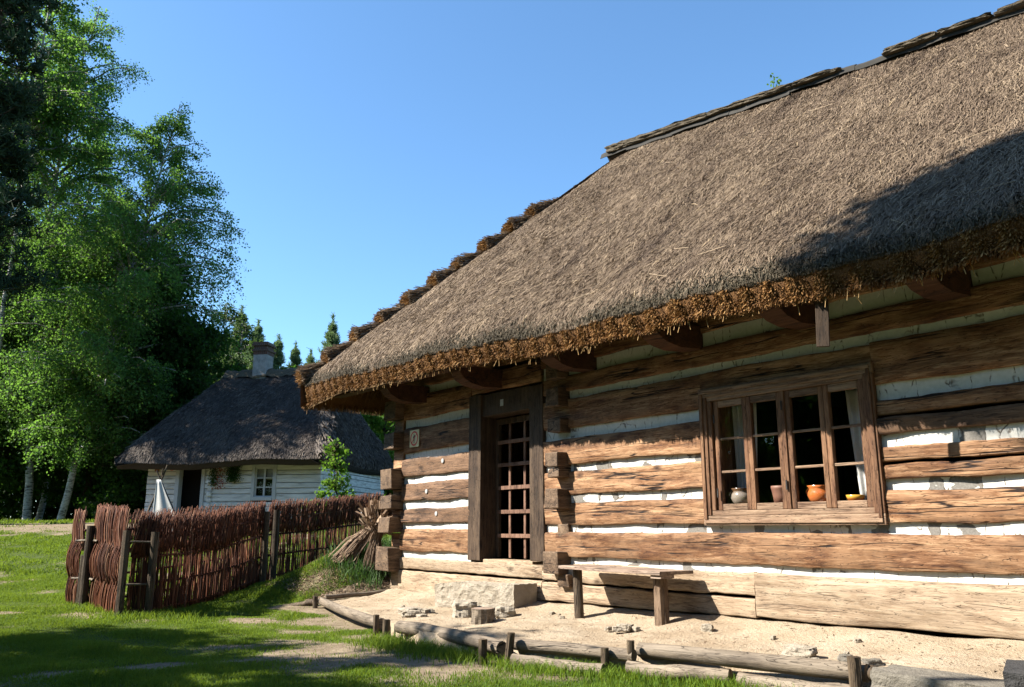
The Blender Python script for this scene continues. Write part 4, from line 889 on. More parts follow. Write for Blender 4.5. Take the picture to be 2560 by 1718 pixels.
# ------------------------------------------------------------------ wicker fence
fence = empty('wicker_fence', (-5.0, 11.6, gz(-5.0, 11.6)), 0, label='reddish brown woven willow fence with log posts beside the cottage', cat='fence')
FO = np.array([-5.0, 11.6, float(gz(-5.0, 11.6))])
def fz(t): return float(gz(*t))
def wicker(A, B, h0, h1, spacing, name, seed, tiers=None, topband=True, thick=0.0085):
    g = np.random.default_rng(seed); A = np.array(A, float); B = np.array(B, float); L = np.linalg.norm(B - A); d = (B - A) / L; nr = np.array([-d[1], d[0]])
    mb = MB()
    def put(u, z0f, z1f, lean, bulge, ph, off, rad, kk=9):
        n = len(u); t = np.linspace(0, 1, kk); U_ = u[:, None] + lean[:, None] * (t[None] - 0.3)
        xy = A + d * U_[..., None]; gzv = gz(xy[..., 0], xy[..., 1]); H_ = h0 + (h1 - h0) * (U_ / L)
        z = gzv + H_ * (z0f[:, None] + (z1f - z0f)[:, None] * t[None])
        w_ = off[:, None] + bulge[:, None] * np.sin(t[None] * math.pi) + (0.007 if tiers is None else 0.002) * np.sin(t[None] * 17 + ph[:, None]) 
        P = np.concatenate([xy + nr * w_[..., None], z[..., None]], -1) - FO
        tubes(mb, P, (rad * g.uniform(0.65, 1.35, len(rad)))[:, None] * np.linspace(1.15, 0.6, kk)[None], 4)
    if tiers is None:
        n = int(L / spacing); u = np.linspace(0, L, n) + g.normal(0, spacing * 0.35, n)
        ev = np.where(np.arange(n) % 2, 1, -1)
        put(u, np.full(n, -0.02), g.uniform(0.93, 1.0, n), g.normal(0, 0.045, n), g.normal(0, 0.01, n), ev * 1.57 + g.normal(0, .4, n), ev * 0.014, np.full(n, thick))
        n = int(L / (spacing * 0.30)); u = g.uniform(0, L, n)
        put(u, g.uniform(0.58, 0.66, n) + 0.03 * np.sin(u * 2.3 + seed), g.uniform(0.95, 1.03, n), 0.09 + g.normal(0, 0.035, n), 0.02 + g.normal(0, 0.015, n), g.uniform(0, 6, n), g.choice([-0.035, 0.03, 0.045], n), np.full(n, thick * 0.7), 5)
    else:
        for (z0, z1, lean, bulge, dens) in tiers:
            n = int(L / spacing * dens); u = np.linspace(0, L, n) + g.normal(0, spacing * 0.5, n)
            put(u, z0 + g.normal(0, 0.012, n), z1 + g.normal(0, 0.02, n), lean + g.normal(0, 0.03, n), bulge + g.normal(0, 0.012, n), g.uniform(0, 6, n), g.normal(0, 0.012, n), np.full(n, thick))
    for f in ((0.06, 0.32, 0.58, 0.80) if tiers is None else (0.12, 0.36, 0.62, 0.82)):
        t = np.linspace(0, 1, 10); xy = A + (B - A) * t[:, None]; z = gz(xy[:, 0], xy[:, 1]) + (h0 + (h1 - h0) * t) * f
        tubes(mb, (np.concatenate([xy, z[:, None]], 1) - FO)[None], np.full((1, 10), 0.02), 6)
    return mb.build(name, TWIG, fence, smooth=True)
PA, PB, PC = (-4.98, 11.75), (-4.52, 15.4), (-2.95, 18.7)
wicker(PA, (-4.53, 15.3), 1.36, 1.42, 0.0165, 'woven_panel', 1)
wicker((-4.49, 15.5), PC, 1.42, 1.45, 0.0165, 'woven_panel', 2)
wicker((-5.28, 11.55), (-6.38, 12.92), 1.36, 1.40, 0.0125, 'woven_panel', 3, [(-0.02, 0.36, -0.10, 0.02, 1.3), (0.30, 0.70, 0.02, 0.06, 1.6), (0.62, 1.06, 0.14, 0.02, 1.7)])
wicker((-6.62, 13.05), (-7.05, 13.55), 1.36, 1.38, 0.014, 'woven_panel', 4, [(-0.02, 0.33, -0.07, 0.02, 1.3), (0.28, 0.70, 0.0, 0.06, 1.4), (0.62, 1.02, 0.12, 0.02, 1.4)])
wicker((-5.2, 11.60), (-4.98, 11.72), 1.36, 1.36, 0.007, 'woven_panel', 5)
wicker((-6.35, 12.9), (-4.9, 16.2), 1.40, 1.40, 0.04, 'woven_panel', 6)
POST = flat('fence_post_wood', (0.14, 0.105, 0.07), 0.85, 0.15, 10, 0.45)
def fpost(x, y, h, r, seed, lean=(0, 0)):
    z = fz((x, y)) - FO[2]; logleg(fence, (x - FO[0], y - FO[1], z - 0.1), (x - FO[0] + lean[0], y - FO[1] + lean[1], z + h), r, W_STAKE, seed, 'post', 10, 14, 0.15)
fpost(-5.22, 11.40, 1.13, 0.050, 1); fpost(-4.93, 11.62, 1.12, 0.050, 2)
fpost(-4.47, 15.25, 1.25, 0.055, 3); fpost(-4.36, 15.5, 1.26, 0.055, 4); fpost(-6.42, 12.80, 1.2, 0.06, 5); fpost(-2.98, 18.6, 1.4, 0.06, 6); fpost(-6.55, 12.95, 0.75, 0.05, 7)
mb = MB()
for z in (0.42, 0.98):
    tubes(mb, np.array([[[-0.28, -0.20, z], [-0.15, -0.1, z + 0.01], [0.12, 0.05, z]]]), np.full((1, 3), 0.014), 6)
    tubes(mb, np.array([[[-1.75, 1.45, z], [-1.4, 1.25, z + 0.01], [-1.2, 1.0, z]]]), np.full((1, 3), 0.018), 6)
mb.build('tie_rail', W_LOGG, fence, smooth=True)

# ------------------------------------------------------------------ straw sheaves on the mound
def sheaf(label, base, topp, r, n, seed, mat=SHEAF, tie=0.74):
    g = np.random.default_rng(seed); base = np.array(base, float); topp = np.array(topp, float); e = empty('straw_sheaf', base, 0, label=label, cat='sheaf', group='straw sheaves on the mound')
    ax = topp - base; L = np.linalg.norm(ax); ax = ax / L; a = np.cross(ax, [0.3, 0.9, 0.1]); a /= np.linalg.norm(a); b = np.cross(ax, a)
    t = np.linspace(0, 1, 8); rad = np.interp(t, [0, 0.3, tie, 0.86, 1], [1.3, 1.1, 0.55, 1.0, 1.7]) * r
    an = g.uniform(0, 6.283, n); rr = np.sqrt(g.random(n)) ; l0 = g.uniform(-0.10, 0.14, n); l1 = g.uniform(0.82, 1.10, n)
    tt = l0[:, None] + (l1 - l0)[:, None] * t[None]; rd = np.interp(tt, t, rad) * rr[:, None]
    P = ax * (tt * L)[..., None] + a * (rd * np.cos(an)[:, None])[..., None] + b * (rd * np.sin(an)[:, None])[..., None] + g.normal(0, 0.006, (n, 8, 3)) + (g.normal(0, 1, (n, 1, 3)) * (g.random((n, 1, 1)) < 0.15) * 0.05) * (1 - 0.9 * np.exp(-((t - tie) / 0.2) ** 2))[None, :, None]
    P[..., 2] = np.maximum(P[..., 2], 0.0)
    mb = MB(); tubes(mb, P, np.full((n, 8), 0.0045), 3); mb.build('straw', mat, e)
    mb = MB(); m2 = n * 2; an = g.uniform(0, 6.283, m2); q = ax * L * g.uniform(0.85, 1.0, m2)[:, None] + (a * np.cos(an)[:, None] + b * np.sin(an)[:, None]) * (r * np.sqrt(g.random(m2)) * 1.2)[:, None]
    d = ax + g.normal(0, 0.7, (m2, 3)); ribbons(mb, np.stack([q, q + d * 0.15], 1), np.repeat((np.cross(d, g.normal(size=(m2, 3))) * 0.006)[:, None], 2, 1)); mb.build('ears', mat, e)
    t2 = np.linspace(0, 6.5, 30); mb = MB(); tubes(mb, np.array([[ax * L * (tie + 0.01 * q / 6) + (a * math.cos(q) + b * math.sin(q)) * r * 0.56 for q in t2]]), np.full((1, 30), 0.009), 5); mb.build('binding', SHEAF, e, smooth=True)
def gp(s, o, dz=0): p = hw(s, o, 0); p[2] = float(gz(p[0], p[1])) + dz; return p
b0 = gp(10.22, 0.42, 0.0); t0 = hw(9.92, -0.10, 1.40)
sheaf('leaning straw sheaf with a frayed top slanting across the mound', b0, t0, 0.13, 760, 1)
b1 = gp(9.80, 0.10, 0.0); t1 = hw(9.74, 0.02, 1.30)
sheaf('upright greyish straw sheaf standing behind the leaning one at the house corner', b1, t1, 0.13, 380, 2)
for i, (p, h, lab) in enumerate([(gp(10.55, -0.1), 0.62, 'tall dandelion stalk with a white seed head left of the sheaf'), (gp(10.35, -0.35), 0.70, 'taller dandelion stalk without a head, nearer the sheaf')]):
    e = empty('dandelion', p, 0, label=lab, cat='plant', group='dandelion stalks'); mb = MB(); tubes(mb, np.array([[[0, 0, 0], [0.01, 0, h * 0.5], [-0.01, 0, h]]]), np.full((1, 3), 0.005), 4); mb.build('stalk', WEED, e)
    mb = MB(); lathe(mb, [(0.001, h - 0.02), (0.02, h - 0.01), (0.022, h + 0.01), (0.001, h + 0.03)], (-0.01, 0, 0), 8); mb.build('seed_head', CLOTH if i == 0 else WEED, e)

# ------------------------------------------------------------------ second cottage
H2R = math.pi - R(10)
h2o = np.array([-6.0, 26.0, 0.0]); ex = np.array([-math.cos(R(10)), math.sin(R(10)), 0]); ey = np.array([math.sin(R(10)), math.cos(R(10)), 0])
# local frame: x runs left along the front eave, y runs to the FRONT (negative = back)
h2 = empty('white_cottage', h2o, H2R, label='whitewashed log cottage with a dark grey thatched roof and brick chimney beyond the fence', cat='house')
def w2(x, y, z): return h2o + ex * x - ey * y + np.array([0, 0, z])
XL, XR, YF, YB = 6.46, 0.30, -0.70, -7.0
def boards(a, b, fixed, axis, z0, z1, name, skip=()):
    mb = MB(); z = z0; k = 0
    while z < z1 - 0.02:
        h = 0.20 + 0.06 * math.sin(k * 2.3); e = min(z + h, z1)
        for (p, q) in ([(a, b)] if not any(s0 < e and s1 > z for _, _, s0, s1 in skip) else split(a, b, [s for s in skip if s[2] < e and s[3] > z])):
            fr = 0.015 * math.sin(k * 1.7)
            if axis == 'x': box(mb, (p, fixed - 0.2, z + 0.008), (q, fixed + fr, e - 0.008))
            else: box(mb, (fixed - fr, p, z + 0.008), (fixed + 0.2, q, e - 0.008))
        z = e; k += 1
    return mb.build(name, WHITEWOOD, h2, bevel=0.015)
def split(a, b, sk):
    cur = a; out = []
    for s in sorted(sk):
        if s[0] > cur: out.append((cur, s[0]))
        cur = s[1]
    if cur < b: out.append((cur, b))
    return out
DX0, DX1, WX0, WX1 = 4.47, 5.27, 1.93, 2.58
boards(XR, XL, YF, 'x', 0.9, 3.62, 'front_wall', [(DX0 - 0.12, DX1 + 0.12, 0.9, 3.30), (WX0 - 0.1, WX1 + 0.1, 2.15, 3.26)])
boards(YB, YF - 0.21, XR, 'y', 0.9, 3.62, 'side_wall')
mb = MB(); box(mb, (XL - 0.2, YB, 0.9), (XL, YF - 0.21, 3.6)); box(mb, (XR + 0.21, YB, 0.9), (XL - 0.21, YB + 0.2, 3.6)); mb.build('rear_wall', WHITEWOOD, h2)
mb = MB(); box(mb, (XR + 0.21, YB + 0.22, 1.0), (XL - 0.21, YF - 0.5, 3.55)); box(mb, (4.05, YF - 0.5, 1.2), (DX1 + .3, YF - 0.45, 3.5)); mb.build('room_shade_box', DARK, h2)  # solid near-black boxes in place of the unlit room
WP = flat('white_paint', (0.62, 0.63, 0.62), 0.6, 0.3, 20, 0.1)
mb = MB(); box(mb, (DX0 - 0.13, YF - 0.2, 1.1), (DX0, YF + 0.04, 3.34)); box(mb, (DX1, YF - 0.2, 1.1), (DX1 + 0.14, YF + 0.04, 3.34)); box(mb, (DX0 + .001, YF - 0.2, 3.20), (DX1 - .001, YF + 0.035, 3.34)); mb.build('door_frame', WP, h2, bevel=0.01)
mb = MB(); box(mb, (WX0 - 0.11, YF - 0.15, 2.12), (WX0, YF + 0.03, 3.32)); box(mb, (WX1, YF - 0.15, 2.12), (WX1 + 0.11, YF + 0.03, 3.32)); box(mb, (WX0 + .001, YF - 0.15, 3.18), (WX1 - .001, YF + 0.025, 3.32)); box(mb, (WX0 + .001, YF - 0.15, 2.12), (WX1 - .001, YF + 0.05, 2.24)); wn = mb.build('window', WP, h2, bevel=0.008)
mb = MB(); f = (WX0 + WX1) / 2
for a, b in ((WX0, WX0 + 0.045), (WX1 - 0.045, WX1), (f - 0.03, f + 0.03)): box(mb, (a, YF - 0.07, 2.24), (b, YF - 0.03, 3.18))
for z in (2.24, 2.53, 2.83, 3.14): box(mb, (WX0 + 0.046, YF - 0.068, z), (f - 0.031, YF - 0.034, z + 0.035)); box(mb, (f + 0.031, YF - 0.068, z), (WX1 - 0.046, YF - 0.034, z + 0.035))
mb.build('sash', WP, wn)
mb = MB(); box(mb, (WX0, YF - 0.06, 2.24), (WX1, YF - 0.055, 3.18)); mb.build('glass', GLASS, wn)
mb = MB(); box(mb, (WX0 + 0.03, YF - 0.14, 2.8), (f - 0.03, YF - 0.13, 3.16)); box(mb, (f + 0.03, YF - 0.14, 2.85), (WX1 - 0.03, YF - 0.13, 3.16)); mb.build('lace_curtain', flat('lace', (0.45, 0.45, 0.45), 0.9), wn)
for k in range(12):   # crossing of the partition wall: rounded white log heads
    z = 1.3 + k * 0.19; mb = MB(); box(mb, (4.06, YF + 0.0, z), (4.22, YF + (0.10 if k % 2 else 0.05), z + 0.17)); mb.build('log_head', WHITEWOOD, h2, bevel=0.03)
mb = MB(); box(mb, (4.80, YF + 0.036, 3.25), (4.95, YF + 0.045, 3.36)); np2 = mb.build('number_plate', flat('navy_plate', (0.03, 0.04, 0.09), 0.5), h2)
def text(body, size, loc, rot, mat, parent, name='number', ext=0.002):
    c = bpy.data.curves.new(name, 'FONT'); c.body = body; c.size = size; c.align_x = 'CENTER'; c.align_y = 'CENTER'; c.extrude = ext
    o = bpy.data.objects.new(name, c); COL.objects.link(o); dg = bpy.context.evaluated_depsgraph_get(); me = bpy.data.meshes.new_from_object(o.evaluated_get(dg)); bpy.data.objects.remove(o)
    me.materials.append(mat); o = bpy.data.objects.new(name, me); COL.objects.link(o); o.parent = parent; o.location = loc; o.rotation_euler = rot; return o
text('31', 0.09, (4.875, YF + 0.048, 3.305), (R(90), 0, math.pi), WP, np2)
mb = MB(); box(mb, (6.02, YF + 0.02, 3.10), (6.19, YF + 0.035, 3.24)); ob = mb.build('orange_plate', flat('rust_plate', (0.30, 0.13, 0.05), 0.6), h2)
# crossed circle sign
s2 = empty('fire_ban_sign', w2(5.56, YF + 0.03, 3.25), H2R, label='round red crossed-out sign on the white cottage left of its door', cat='sign')
mb = MB(); a = np.arange(24) * math.pi / 12; fan(mb, [(0.12 * math.cos(t), 0.0, 0.12 * math.sin(t)) for t in a], (0, 0, 0)); o = mb.build('board', WP, s2); md = o.modifiers.new('s', 'SOLIDIFY'); md.thickness = 0.008
mb = MB(); disc_ring(mb, (0, 0), 0.105, 0.135, 0.006); mb.add([(0.085, 0.008, -0.10), (0.10, 0.008, -0.085), (-0.085, 0.008, 0.10), (-0.10, 0.008, 0.085)], [(0, 1, 2, 3)]); o = mb.build('ban_circle', RED, s2)
# roof of the cottage
EZ, RZ, EL, XH, XI, ZD = 3.52, 7.0, 7.26, 1.8, 1.3, 3.75
r2n = Wave(2, 1.6, 12, 61)
def r2f(x, t, lift=0.0):
    x = np.asarray(x, float); t = np.asarray(t, float); d = 0.07 * r2n(x, t * 4) + lift - 0.13 * np.exp(-t / 0.05)
    return np.stack([x, -ZD * t, EZ + (RZ - EZ) * t], -1) + np.array([0, 0.69, 0.72]) * d[..., None]
def r2s(y, t, lift=0.0):   # right end plane (x small), y runs 0 .. -2ZD
    y = np.asarray(y, float); t = np.asarray(t, float); d = 0.07 * r2n(y + 9, t * 4) + lift - 0.13 * np.exp(-t / 0.05)
    return np.stack([XI * t, y, EZ + (RZ - EZ) * t], -1) + np.array([-0.9, 0, 0.4]) * d[..., None]
mb = MB(); i = np.linspace(0, 1, 60); j = np.linspace(0, 1, 30); I, J = np.meshgrid(i, j, indexing='ij')
tf = r2f(XI * J + I * ((EL - XH * J) - XI * J), J); grid(mb, tf)
rs = r2s(-ZD * J - I * (2 * ZD - 2 * ZD * J), J); grid(mb, rs[:, ::-1])
lf = rs.copy(); lf[..., 0] = EL - XH * J; grid(mb, lf); bk = tf.copy(); bk[..., 1] = -2 * ZD - bk[..., 1]; grid(mb, bk[:, ::-1])
lo = tf[:, 0].copy(); lo[:, 2] -= 0.26; lo[:, 1] -= 0.08; inn = lo.copy(); inn[:, 1] = YF - 0.05; inn[:, 2] += 0.2; grid(mb, np.stack([tf[:, 0], lo, inn], 1)[:, ::-1])
lo = rs[:, 0].copy(); lo[:, 2] -= 0.26; lo[:, 0] += 0.08; inn = lo.copy(); inn[:, 0] = XR + 0.1; inn[:, 2] += 0.15; grid(mb, np.stack([rs[:, 0], lo, inn], 1))
lo = lf[:, 0].copy(); lo[:, 2] -= 0.26; lo[:, 0] -= 0.08; inn = lo.copy(); inn[:, 0] = XL; inn[:, 2] += 0.1; grid(mb, np.stack([lf[:, 0], lo, inn], 1)[:, ::-1])
roof2 = mb.build('thatched_roof', STRAW2_S, h2, smooth=True)
def strands2(u, t, n, length, wid, sd, g, pt, nv):
    L = length * g.uniform(0.5, 1.3, n); a = g.normal(0, sd, n); u1 = u + np.sin(a) * L; t1 = np.maximum(t - np.cos(a) * L / 5.1, -0.02)
    p0 = pt(u, t, 0.01); p1 = pt(u1, t1, g.uniform(0.01, 0.07, n)); d = p1 - p0; w_ = np.cross(d, g.normal(0, 0.5, (n, 3)) + nv); w_ /= np.linalg.norm(w_, axis=1, keepdims=True) + 1e-9
    return np.stack([p0, p1], 1), w_[:, None] * wid * np.array([0.5, 0.3])[None, :, None]
g = np.random.default_rng(9); mb = MB(); n = 46000; t = g.random(n); x = XI * t + g.random(n) * ((EL - XH * t) - XI * t)
P, W = strands2(x, t, n, 0.30, 0.022, 0.28, g, r2f, np.array([0, .7, .7])); ribbons(mb, P, W, np.clip(0.42 + 0.2 * g.normal(size=n) + 0.12 * r2n(x * 3, t * 9), 0, 1))
n = 26000; t = g.random(n); y = -ZD * t - g.random(n) * (2 * ZD - 2 * ZD * t); P, W = strands2(y, t, n, 0.30, 0.022, 0.28, g, r2s, np.array([-.9, 0, .4])); ribbons(mb, P, W, np.clip(0.42 + 0.2 * g.normal(size=n), 0, 1))
# ragged steps on the near hip
n = 5000; t = g.random(n) ** 0.8 * 0.75; k = np.abs(np.sin(t * 30)); base = np.stack([XI * t, -ZD * t, EZ + (RZ - EZ) * t + 0.05], -1) + g.normal(0, 0.10, (n, 3)) * [1, 1, 0.6]
d = np.stack([-0.45 + g.normal(0, .2, n), 0.45 + g.normal(0, .2, n), -0.75 + 0.3 * k], -1); ribbons(mb, np.stack([base, base + d * 0.25], 1), np.repeat(np.cross(d, g.normal(size=(n, 3)))[:, None] * 0.012, 2, 1), np.clip(0.6 + 0.25 * g.normal(size=n), 0, 1))
mb.build('straw_cover', STRAW2, roof2)
mb = MB(); q = np.linspace(XI - 0.1, EL - XH + 0.1, 30); V = np.array([[(x, -ZD + oy, RZ + oz + 0.05 + 0.03 * math.sin(x * 7) + 0.02 * math.sin(x * 17)) for oy, oz in ((0.35, -0.30), (0.14, -0.03), (0, 0.04), (-0.14, -0.03), (-0.35, -0.3))] for x in q]); grid(mb, V); mb.build('ridge_cap', SODM, roof2, smooth=True)
def brick():
    m = M('chimney_brick', 0.9, 0.1); b = m.nd('ShaderNodeTexBrick'); m.lk(m.coord((1, 1, 1)), b.inputs['Vector']); b.inputs['Scale'].default_value = 6
    b.inputs['Color1'].default_value = (0.15, 0.07, 0.05, 1); b.inputs['Color2'].default_value = (0.10, 0.065, 0.055, 1); b.inputs['Mortar'].default_value = (0.3, 0.28, 0.25, 1); m.col(b.outputs[0]); return m.m
BR = brick(); CH = flat('chimney_plaster', (0.42, 0.40, 0.38), 0.9, 0.1, 6, 0.3)
cx_, cy_ = 4.13, -3.75
mb = MB(); box(mb, (cx_ - 0.27, cy_ - 0.28, 6.5), (cx_ + 0.27, cy_ + 0.28, 7.62)); ch = mb.build('chimney', CH, roof2, bevel=0.01)
for z0, z1, e in ((7.621, 7.74, 0.02), (7.741, 7.82, 0.06), (7.821, 7.95, 0.0), (7.951, 8.03, 0.06), (8.031, 8.10, 0.03)):
    mb = MB(); box(mb, (cx_ - 0.265 - e, cy_ - 0.28 - e, z0), (cx_ + 0.265 + e, cy_ + 0.28 + e, z1)); mb.build('brick_course', BR, ch, bevel=0.01)
# bunches hanging under its eave
for lab, x, z0, dz, ddx, mat, nn in [('dark green dried herb bunch hanging left of the red one', 3.98, 3.35, 0.75, 0.12, L_DARK, 500), ('string of small red berries hanging under the cottage eave', 3.74, 3.35, 0.85, 0.16, flat('rowan_red', (0.40, 0.08, 0.04), 0.5), 260), ('dark dried herb bunch hanging right of the red berries', 3.30, 3.35, 0.62, 0.17, L_DARK, 1300)]:
    e = empty('dried_bunch', w2(x, YF + 0.12, z0), H2R, label=lab, cat='dried plants', group='bunches hung under the cottage eave'); mb = MB()
    P = np.stack([g.normal(0, ddx * 0.7, nn), g.normal(0, 0.05, nn), -dz * g.random(nn)], -1); leafquads(mb, P, 0.05, g); mb.build('foliage', mat, e)
    mb = MB(); tubes(mb, np.array([[[0, 0, 0.15], [0, 0, -dz * 0.5]]]), np.full((1, 2), 0.008), 4); mb.build('string', W_LOGG, e)

# ------------------------------------------------------------------ pole tripod with white cloth
tz = float(gz(-8.5, 20)) + 0.0
tp = empty('pole_tripod', (-8.5, 20, tz), 0, label='rough wooden pole tripod standing behind the fence', cat='tripod')
for a, b, r in [((-0.55, 0.1, 0), (0.12, 0, 1.88), 0.025), ((-0.28, 0.5, 0), (0.05, 0, 1.80), 0.022), ((0.95, -0.1, 0), (-0.02, 0.0, 1.76), 0.022), ((-0.45, -0.2, 0), (0.0, 0.02, 1.5), 0.018)]:
    mb = MB(); a, b = np.array(a, float), np.array(b, float); t = np.linspace(0, 1, 6)[:, None]; tubes(mb, ((a + (b - a) * 1.08 * t) + rng.normal(0, 0.008, (6, 3)))[None], np.linspace(r * 1.2, r * 0.8, 6)[None], 7); mb.build('pole', W_STAKE, tp, smooth=True)
mb = MB(); u = np.linspace(0, 1, 24); v = np.linspace(0, 1, 16); Uu, Vv = np.meshgrid(u, v, indexing='ij')
Xc = -0.04 + Uu * (0.10 + 0.72 * Vv ** 1.1); Zc = 1.68 - 1.5 * Vv * (1 - 0.15 * Uu); Yc = -0.08 + 0.02 * np.sin(Uu * 9 + Vv) * (0.3 + Vv) - 0.1 * Vv
grid(mb, np.stack([Xc, Yc, Zc], -1)); cl_ = mb.build('white_cloth', CLOTH, smooth=True); cl_.location = (-8.5, 20, tz); md = cl_.modifiers.new('s', 'SOLIDIFY'); md.thickness = 0.006
tag(cl_, 'white cloth draped from the top of the pole tripod', 'cloth')

# ------------------------------------------------------------------ trees
def bez(p0, p1, p2, k):
    t = np.linspace(0, 1, k)[:, None]; return (1 - t) ** 2 * p0 + 2 * t * (1 - t) * p1 + t * t * p2
def tree(name, label, base, trunk, prof, nlimb, leafm, barkm, seed, droop=0.5, leafsize=0.11, twigs=16, lpt=14, r0=0.16, hang=0.9, group=None, cat='tree', limbup=0.5, spread=0.10, z0f=0.2, narrow=1.0):
    """trunk: list of local points; prof: crown radius against height fraction"""
    g = np.random.default_rng(seed); e = empty(name, base, 0, label=label, cat=cat, group=group)
    T = np.array(trunk, float); H = T[-1, 2]; zz = np.linspace(0, H, 16)
    tp = np.stack([np.interp(zz, T[:, 2], T[:, 0]), np.interp(zz, T[:, 2], T[:, 1]), zz], -1); tp[1:-1, :2] += g.normal(0, 0.05, (14, 2))
    mb = MB(); rad = r0 * (1 - 0.88 * (zz / H) ** 0.9); tubes(mb, tp[None], rad[None], 9)
    cand = z0f + (0.99 - z0f) * g.random(nlimb * 8); pw = np.interp(cand, [p[0] for p in prof], [p[1] for p in prof]) ** 0.6 + 0.35; hf = g.choice(cand, nlimb, p=pw / pw.sum()); hf[:6] = [0.995, 0.985, 0.97, 0.955, 0.94, 0.92]; L = np.interp(hf, [p[0] for p in prof], [p[1] for p in prof]) * g.uniform(0.55, 1.12, nlimb)
    az = g.uniform(0, 6.283, nlimb) ; s0 = np.stack([np.interp(hf * H, zz, tp[:, i]) for i in range(3)], -1); s0[:, 2] -= L * limbup * 0.8 * (hf > 0.3)
    s0[:, :2] = np.stack([np.interp(s0[:, 2], zz, tp[:, i]) for i in range(2)], -1)
    dirv = np.stack([np.cos(az), np.sin(az), np.zeros(nlimb)], -1)
    mid = s0 + dirv * (L * 0.55)[:, None] + np.array([0, 0, 1]) * (L * limbup)[:, None]
    end = s0 + dirv * L[:, None] + np.array([0, 0, 1]) * (L * (limbup - droop * 0.45))[:, None]
    t = np.linspace(0, 1, 7)[None, :, None]; limbs = (1 - t) ** 2 * s0[:, None] + 2 * t * (1 - t) * mid[:, None] + t * t * end[:, None]; limbs[:, 1:] += g.normal(0, 0.04, (nlimb, 6, 3))
    tubes(mb, limbs, (0.018 + 0.012 * L)[:, None] * np.linspace(1, 0.25, 7)[None], 5)
    # twigs
    n = nlimb * twigs; wl = (L + 0.12) ** 1.25; li = g.choice(nlimb, n, p=wl / wl.sum()); tt = g.uniform(0.18, 1.0, n); idx = np.minimum((tt * 6).astype(int), 5); fr = tt * 6 - idx
    q0 = limbs[li, idx] * (1 - fr)[:, None] + limbs[li, idx + 1] * fr[:, None]
    tl = np.maximum(0.28, 0.30 * L[li]) * g.uniform(0.4, 1.2, n); td = g.normal(0, 0.75, (n, 3)) + dirv[li] * 0.5; td /= np.linalg.norm(td, axis=1, keepdims=True); td[:, 2] *= 0.6
    q1 = q0 + td * (tl * 0.6)[:, None]; q2 = q1 + td * (tl * 0.35)[:, None] - np.array([0, 0, 1]) * (hang * tl * g.uniform(0.4, 1.2, n))[:, None]
    t = np.linspace(0, 1, 5)[None, :, None]; tw = (1 - t) ** 2 * q0[:, None] + 2 * t * (1 - t) * q1[:, None] + t * t * q2[:, None]
    mb.build('trunk', barkm, e, smooth=True); mb = MB()
    tubes(mb, tw, np.full((n, 5), 0.006) * np.linspace(1, 0.4, 5)[None], 3)
    mb.build('branches', BARK, e, smooth=True); m_ = n * lpt; ti = np.repeat(np.arange(n), lpt); u = g.random(m_) ** 0.7 * 4; k = np.minimum(u.astype(int), 3); f = (u - k)[:, None]
    P = tw[ti, k] * (1 - f) + tw[ti, k + 1] * f + g.normal(0, spread, (m_, 3))
    mb = MB(); tone = np.clip(g.random(n)[ti] * 0.5 + g.random(m_) * 0.5, 0, 1); leafquads(mb, P, leafsize, g, 0, tone); mb.build('crown', leafm, e)
    return e
def G(x, y): return (x, y, float(gz(x, y)) - 0.05)
BP = [(0, 0.5), (0.15, 2.4), (0.4, 3.4), (0.6, 3.1), (0.8, 2.3), (0.93, 1.1), (1, 0.2)]
tree('birch_tree', 'tallest birch with a pale trunk and hanging branches at the left', G(-19.4, 33.5), [(0, 0, 0), (-0.5, 0, 7), (-0.7, 0, 14), (0.35, 0, 23.4)], [(0, 0.5), (0.15, 2.4), (0.4, 3.3), (0.6, 3.7), (0.8, 3.0), (0.92, 1.8), (1, 0.3)], 170, L_BIRCH, BARK_B, 1, leafsize=0.095, twigs=22, lpt=36, hang=1.3, r0=0.17, z0f=0.12, spread=0.13)
tree('birch_tree', 'leaning birch whose crown reaches furthest right against the sky', G(-17.0, 31.5), [(0, 0, 0), (0.9, 0, 5), (1.7, 0, 10), (3.0, 0, 17.3)], [(0, .5), (0.15, 2.6), (0.5, 3.7), (0.72, 3.5), (0.84, 2.0), (0.92, 1.2), (1, 0.3)], 250, L_BIRCH, BARK_B, 2, leafsize=0.095, twigs=18, lpt=32, hang=1.1, r0=0.14, z0f=0.12, spread=0.12)
tree('leafy_tree', 'dense dark green tree directly behind the left end of the white cottage', G(-14.7, 33.5), [(0, 0, 0), (0.2, 0, 5), (0, 0, 11.3)], [(0, 1.8), (0.2, 3.0), (0.5, 3.3), (0.8, 2.2), (1, .3)], 120, L_DARK, BARK, 3, leafsize=0.16, twigs=22, lpt=24, hang=0.6, r0=0.15, limbup=0.3, z0f=0.04, spread=0.2)
tree('leafy_tree', 'dense dark tree left of the leaning birch', G(-18.5, 36), [(0, 0, 0), (0.2, 0, 6), (0, 0, 13.5)], [(0, 1.8), (0.2, 3.2), (0.5, 3.6), (0.8, 2.5), (1, .3)], 110, L_DARK, BARK, 4, leafsize=0.17, twigs=22, lpt=20, hang=0.5, r0=0.15, limbup=0.3, z0f=0.06, spread=0.2)
tree('leafy_tree', 'dense dark tree at the far left edge behind the birch trunks', G(-22.3, 35), [(0, 0, 0), (0.2, 0, 6), (0, 0, 13.5)], [(0, 1.8), (0.2, 3.2), (0.5, 3.6), (0.8, 2.4), (1, .3)], 110, L_DARK, BARK, 5, leafsize=0.17, twigs=22, lpt=20, hang=0.5, r0=0.15, limbup=0.3, z0f=0.14, spread=0.2)
